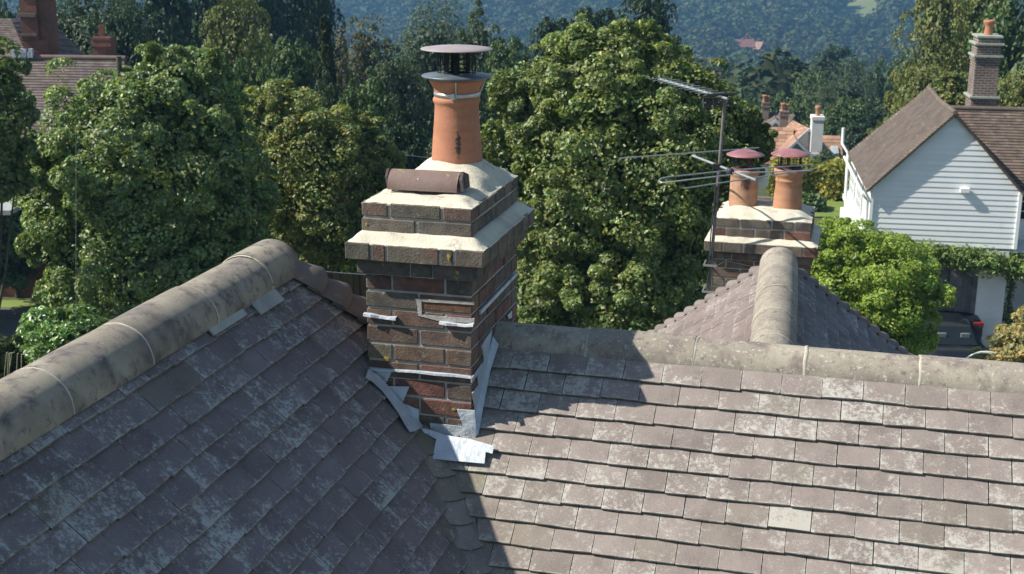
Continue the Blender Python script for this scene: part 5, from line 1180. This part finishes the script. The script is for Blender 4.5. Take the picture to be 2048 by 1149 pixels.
# ------------------------------------------------------------------ tree kinds that are copied
def tree_kind(kind, mat, seed, shape, nlobe, per, leaf, lobe=.24, droop=0., col=(.6, 1.35), hue=.1, jit=.5, up=.35, asp=.75):
    """a tree one metre tall, crown and trunk, standing at the origin"""
    rg = np.random.default_rng(seed); B = []
    if shape == 'round': B = [((0, 0, .60), (.30, .30, .36)), ((.12, .05, .45), (.22, .2, .25)), ((-.14, -.04, .50), (.2, .2, .27)), ((.02, -.1, .78), (.18, .18, .19)), ((-.1, .1, .35), (.22, .22, .22)), ((.13, -.1, .33), (.2, .2, .2))]
    if shape == 'tall': B = [((0, 0, .5), (.20, .20, .40)), ((.08, 0, .72), (.14, .14, .22)), ((-.09, .03, .62), (.14, .14, .25)), ((.05, -.08, .33), (.17, .17, .22)), ((-.05, -.05, .86), (.09, .09, .13))]
    if shape == 'wide': B = [((-.2, 0, .58), (.22, .22, .28)), ((.2, .03, .55), (.23, .22, .28)), ((0, -.08, .74), (.22, .2, .24)), ((0, 0, .42), (.34, .26, .26)), ((.26, -.05, .34), (.18, .18, .18)), ((-.27, -.05, .36), (.18, .18, .2))]
    if shape == 'willow': B = [((0, 0, .62), (.28, .28, .34)), ((-.17, -.05, .48), (.18, .18, .36)), ((.17, -.05, .46), (.18, .18, .36)), ((0, -.14, .42), (.2, .18, .34))]
    if shape == 'cone': B = [((0, 0, .12+.11*i), (.24-.024*i, .24-.024*i, .085)) for i in range(9)]
    B = [(np.array(c), np.array(r)) for c, r in B]
    P, N, LV = crown_points(B, nlobe, per, rg, lobe, droop, jit=jit, up=up)
    V, Fc, C = leaves(P, N, leaf, leaf*asp, rg, col=col, hue=hue); C = C*np.repeat(LV, 2, 0)
    ni = int(len(P)*.22); pk = rg.integers(0, len(B), ni); dd = sphere_pts(ni, rg); P2 = np.array([b[0] for b in B])[pk]+dd*np.array([b[1] for b in B])[pk]*rg.uniform(.4, .8, (ni, 1))
    V2, F2, C2 = leaves(P2, dd+rg.normal(size=dd.shape)*.5, leaf*2.2, leaf*1.8, rg, col=(.5, .9), hue=hue*.5)
    cr_ = tri_object('crown', np.r_[V, V2], np.r_[Fc, F2+len(V)], np.r_[C, C2], mat, False)
    tb = trunk_mb((0, 0, -.03), (0, 0, .8), .022, [b for b in B[:5]], rg)
    tr_ = tb.build('trunk', M['bark']); COL.objects.unlink(tr_)
    return (cr_.data, tr_.data, max(abs(b[0][0])+b[1][0] for b in B)*1.03, max(b[0][2]+b[1][2] for b in B)*1.03)
K = {}
K['green'] = tree_kind('green', M['leaf_mid'], 1, 'round', 170, 95, .026)
K['green2'] = tree_kind('green2', M['leaf_mid'], 2, 'wide', 180, 90, .023)
K['dark'] = tree_kind('dark', M['leaf_dark'], 3, 'round', 170, 95, .026)
K['dark2'] = tree_kind('dark2', M['leaf_dark'], 4, 'tall', 160, 95, .023)
K['grey'] = tree_kind('grey', M['leaf_grey'], 5, 'wide', 180, 95, .022, col=(.6, 1.5))
K['willow'] = tree_kind('willow', M['leaf_grey'], 6, 'willow', 150, 120, .020, lobe=.3, droop=.55, col=(.5, 1.4), asp=.4)
K['olive'] = tree_kind('olive', M['leaf_olive'], 7, 'round', 190, 95, .018)
K['olive2'] = tree_kind('olive2', M['leaf_olive'], 8, 'tall', 170, 95, .018)
K['russet'] = tree_kind('russet', M['leaf_russet'], 9, 'round', 130, 90, .018, hue=.16)
K['conifer'] = tree_kind('conifer', M['leaf_con'], 10, 'cone', 170, 80, .022, lobe=.3, droop=.25, asp=.4)
used = {}
def bgtree(px, top, hw, d, kind, label, name='tree', group='trees standing behind the garden'):
    cm_, tm_, cw_, ct_ = K[kind]; c = at(px, 300, d); tp = at(px, top, d)
    g0 = float(hills(c[0], c[1])); Hh = (tp[2]-g0)/ct_; wr = hw*np.linalg.norm(tp)/FOC; sx = wr/cw_
    sx = max(sx, Hh*.35)
    t = thing(name, label, 'tree', (c[0], c[1], g0), group)
    a = random.Random(int(px*7+d)).uniform(0, 6.28); t.rotation_euler = (0, 0, a)
    for nm, me in (('crown', cm_), ('trunk', tm_)):
        o = bpy.data.objects.new(nm, me); COL.objects.link(o); o.parent = t; o.scale = (sx, sx, Hh)
    return t
T_ = [
 # behind the left house
 (20, -40, 80, 74, 'grey', 'grey-green tree behind the tall brick chimney in the top left corner'),
 (185, -70, 130, 62, 'willow', 'drooping willow behind the small brick chimney of the left house'),
 (275, 20, 60, 57, 'dark', 'narrow dark tree just right of the left house roof end'),
 (330, -70, 90, 70, 'dark', 'very dark tree above the top of the big round tree'),
 (410, -60, 80, 76, 'dark', 'dark tree between the willow and the olive-tinted tree'),
 (480, -40, 75, 56, 'olive', 'olive-tinted tree rising at the top, left of the tall black trees'),
 (425, 95, 85, 45, 'green2', 'green tree directly right of the top of the big round tree'),
 (505, 110, 70, 43, 'green', 'mid green tree behind the yellow-green tree top'),
 (560, -90, 90, 82, 'dark', 'first of two tall black-green trees at the top left of the hill gap'),
 (640, -90, 60, 86, 'dark', 'second tall black-green tree, at the left side of the hill gap'),
 (600, 70, 70, 52, 'green', 'mid green tree between the black-green trees and the small conifer'),
 (658, 12, 52, 50, 'conifer', 'dark conifer standing against the hill gap, left of the pot'),
 (640, 150, 70, 44, 'grey', 'grey-green bushy tree under the dark conifer'),
 (735, 38, 72, 62, 'russet', 'rusty-tinted broad tree below the hill gap'),
 (790, 85, 80, 56, 'grey', 'grey-green tree just left of the cowl, below the hill gap'),
 (720, 150, 85, 38, 'green', 'green tree behind the yellow-green tree, left of the pot'),
 (800, 230, 80, 37, 'dark', 'dark tree touching the left side of the orange pot'),
 (860, 330, 90, 33, 'dark', 'low dark tree behind the stepped chimney top'),
 (870, 0, 95, 70, 'willow', 'willowy grey-green tree straight behind the cowl'),
 (950, 10, 75, 66, 'grey', 'grey-green tree at the right of the cowl'),
 (1015, 70, 60, 58, 'green', 'tree in the dip right of the cowl'),
 (935, 150, 80, 42, 'dark', 'dark tree right behind the pot rim'),
 (1105, 25, 55, 68, 'dark', 'left lobe tree of the dark clump above the sycamore'),
 (1185, 5, 70, 72, 'dark', 'middle tree of the dark clump above the sycamore'),
 (1275, -25, 75, 75, 'dark', 'tallest tree of the dark clump above the sycamore'),
 (1330, 60, 40, 66, 'dark2', 'thin tree at the right end of the dark clump above the sycamore'),
 # middle distance right
 (1390, 130, 60, 160, 'green', 'tree just right of the sycamore top, before the far hill'),
 (1435, 105, 45, 230, 'grey', 'bluish tree above the upper aerial'),
 (1480, 150, 50, 170, 'dark', 'dark tree right of the upper aerial reflector'),
 (1540, 120, 45, 210, 'grey', 'grey tree above the valley houses, far'),
 (1500, 185, 45, 115, 'green2', 'tree right behind the grey-brown house'),
 (1563, 108, 55, 175, 'dark', 'dark round tree up the slope above the two brick chimneys'),
 (1665, 84, 52, 190, 'dark', 'dark domed tree at the skyline of the middle wood'),
 (1610, 140, 60, 130, 'green', 'tree above the tall white chimney'),
 (1560, 185, 50, 105, 'green', 'tree behind the chimneys of the grey-brown house'),
 (1640, 165, 55, 110, 'willow', 'pale feathery tree behind the tall white chimney'),
 (1700, 120, 55, 140, 'willow', 'feathery tree left of the olive trees, upper middle wood'),
 (1745, 105, 50, 150, 'green2', 'green tree at the right end of the middle wood skyline'),
 (1795, 100, 50, 160, 'green', 'tree touching the olive trees at the middle wood skyline'),
 (1700, 190, 60, 98, 'green', 'green tree above the orange extension roof'),
 (1760, 190, 60, 100, 'dark', 'dark tree left of the white house roof slope'),
 (1715, 240, 45, 90, 'dark', 'dark bush-like tree over the white vent pipe'),
 (1655, 215, 50, 98, 'green2', 'green tree right beside the tall white chimney'),
 (1600, 195, 45, 100, 'green', 'green tree between the brown chimneys and the white chimney'),
 (1500, 230, 30, 96, 'dark', 'small dark tree left of the grey-brown house'),
 # right edge
 (1850, -70, 75, 70, 'olive', 'tall olive-green tree left of the tall brown chimney'),
 (1925, -90, 85, 76, 'olive2', 'tall olive-green tree straight behind the tall brown chimney'),
 (2030, -80, 90, 66, 'green', 'green tree right of the tall brown chimney'),
 (1830, 115, 62, 60, 'olive', 'lower olive tree above the white house gable roof'),
 (1900, 130, 60, 58, 'olive2', 'olive tree between the gable roof and the brown chimney base'),
 (2030, 120, 70, 56, 'olive', 'olive tree over the right end of the brown ridge'),
 (1775, 235, 45, 68, 'olive', 'pale olive bush-tree against the left roof slope of the white house'),
]
for (px, top, hw, d, kd, lab) in T_: bgtree(px, top, hw, d, kd, lab, {'willow': 'willow_tree', 'conifer': 'conifer_tree', 'dark2': 'tree', 'russet': 'tree'}.get(kd, 'tree'))
bgtree(-150, 250, 150, 41, 'green', 'spreading tree added at the far left edge to shade the road')  # added mostly out of view, so that its shadow covers the road
bgtree(8, 400, 48, 43.5, 'dark', 'low dark bush at the left edge, under the pale shelter roof', 'bush', 'bushes round the lawn')
bgtree(1655, 298, 42, 72, 'green2', 'round green bush above the hedge, below the white chimney', 'bush', 'bushes round the lawn')
bgtree(1610, 318, 30, 71, 'green', 'green bush right of the right-hand maroon cap', 'bush', 'bushes round the lawn')
bgtree(1700, 318, 25, 69, 'olive', 'small yellow-green bush left of the vent pipe', 'bush', 'bushes round the lawn')

# ------------------------------------------------------------------ the wooded valley and far hill
rg = np.random.default_rng(99); pts = []
azc = math.atan2(FW[1], FW[0])
def clear(q, a):
    if 790 < q < 900+30*(FAZ1-a)/(FAZ1-FAZ0) and FAZ0-.001 < a < FAZ1+.001: return True
    return False
VV, FF, CC = [], [], []; off = 0; cnt = 0
ico_n = 26
q = 128.
while q < 1650:
    sp_ = 8.0 if q < 350 else (9.5 if q < 800 else 14.)
    for a in np.arange(azc-R(27), azc+R(27), sp_/q):
        aa = a+rg.uniform(-.4, .4)*sp_/q; qq = q+rg.uniform(-.4, .4)*sp_
        if clear(qq, aa): continue
        if q < 240 and rg.random() < .25: continue
        pts.append((qq*math.cos(aa), qq*math.sin(aa), qq))
    q += sp_*.9
hb = []
for (x, y, d) in HILLH:
    O = at(x, y, d); hb.append((O[0], O[1]))
for (x, y, q) in pts:
    if any(math.hypot(x-a*(1-.012*i), y-b*(1-.012*i)) < 6.5 for a, b in hb for i in (-.4, 0, 1, 2, 3, 4, 5)): continue
    h = rg.uniform(10, 17)*(1. if q < 900 else 1.1); r = rg.uniform(4.2, 6.8)*(1.3 if q > 800 else 1.); z = float(hills(x, y))
    n = 300 if q < 320 else (96 if q < 620 else 76)
    d = sphere_pts(n, rg); d[:, 2] = np.abs(d[:, 2])*1.1-.25
    wob = 1+.16*np.sin(d[:, 0:1]*5+x)*np.sin(d[:, 1:2]*5+y)+.1*np.sin(d[:, 2:3]*9+x)
    P = np.array([x, y, z+h*.52])+d*np.array([r, r, h*.48])*wob*rg.uniform(.8, 1.05, (n, 1))
    ls = r*(.19 if q < 320 else .40 if q < 620 else .46)
    V, Fc, C = leaves(P, d*.9+np.array([0, 0, .35])+rg.normal(size=d.shape)*.35, ls, ls*.9, rg, col=(.75, 1.25), hue=.05)
    tone = rg.uniform(.6, 1.35); hue = rg.normal(0, .14); C = C*tone*np.array([1+hue*1.3, 1, 1-hue*.6])
    # dark core that keeps the crown opaque
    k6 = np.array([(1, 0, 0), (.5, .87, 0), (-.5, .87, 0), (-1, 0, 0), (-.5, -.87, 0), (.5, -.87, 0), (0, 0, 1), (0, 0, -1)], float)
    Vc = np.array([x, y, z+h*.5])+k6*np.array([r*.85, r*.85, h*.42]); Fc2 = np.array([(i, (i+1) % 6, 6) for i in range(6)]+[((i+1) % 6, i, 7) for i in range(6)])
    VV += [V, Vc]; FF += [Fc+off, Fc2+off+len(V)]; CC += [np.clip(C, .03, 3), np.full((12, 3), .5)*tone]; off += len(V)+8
fo = tri_object('hillside_woods', np.concatenate(VV), np.concatenate(FF), np.concatenate(CC), leaf_mat('distant foliage', (.062, .085, .036), .12, .7, .15))
tag(fo, 'blue-green woods covering the valley floor and the far hillside', 'woods', kind='stuff')

# ------------------------------------------------------------------ air
mb = MB(); zt_ = 62.; mb.box((-4700, -4700, -100), (4700, 4700, zt_))
m = bpy.data.materials.new('haze'); m.use_nodes = True; nt = m.node_tree; nt.nodes.remove(nt.nodes['Principled BSDF'])
pv = nt.nodes.new('ShaderNodeVolumePrincipled'); pv.inputs['Color'].default_value = (.27, .56, .92, 1); pv.inputs['Density'].default_value = .00048; pv.inputs['Anisotropy'].default_value = .2
nt.links.new(pv.outputs[0], nt.nodes['Material Output'].inputs['Volume'])
hz = mb.build('haze', m); tag(hz, 'thin blue haze lying over the valley', 'haze', kind='stuff')
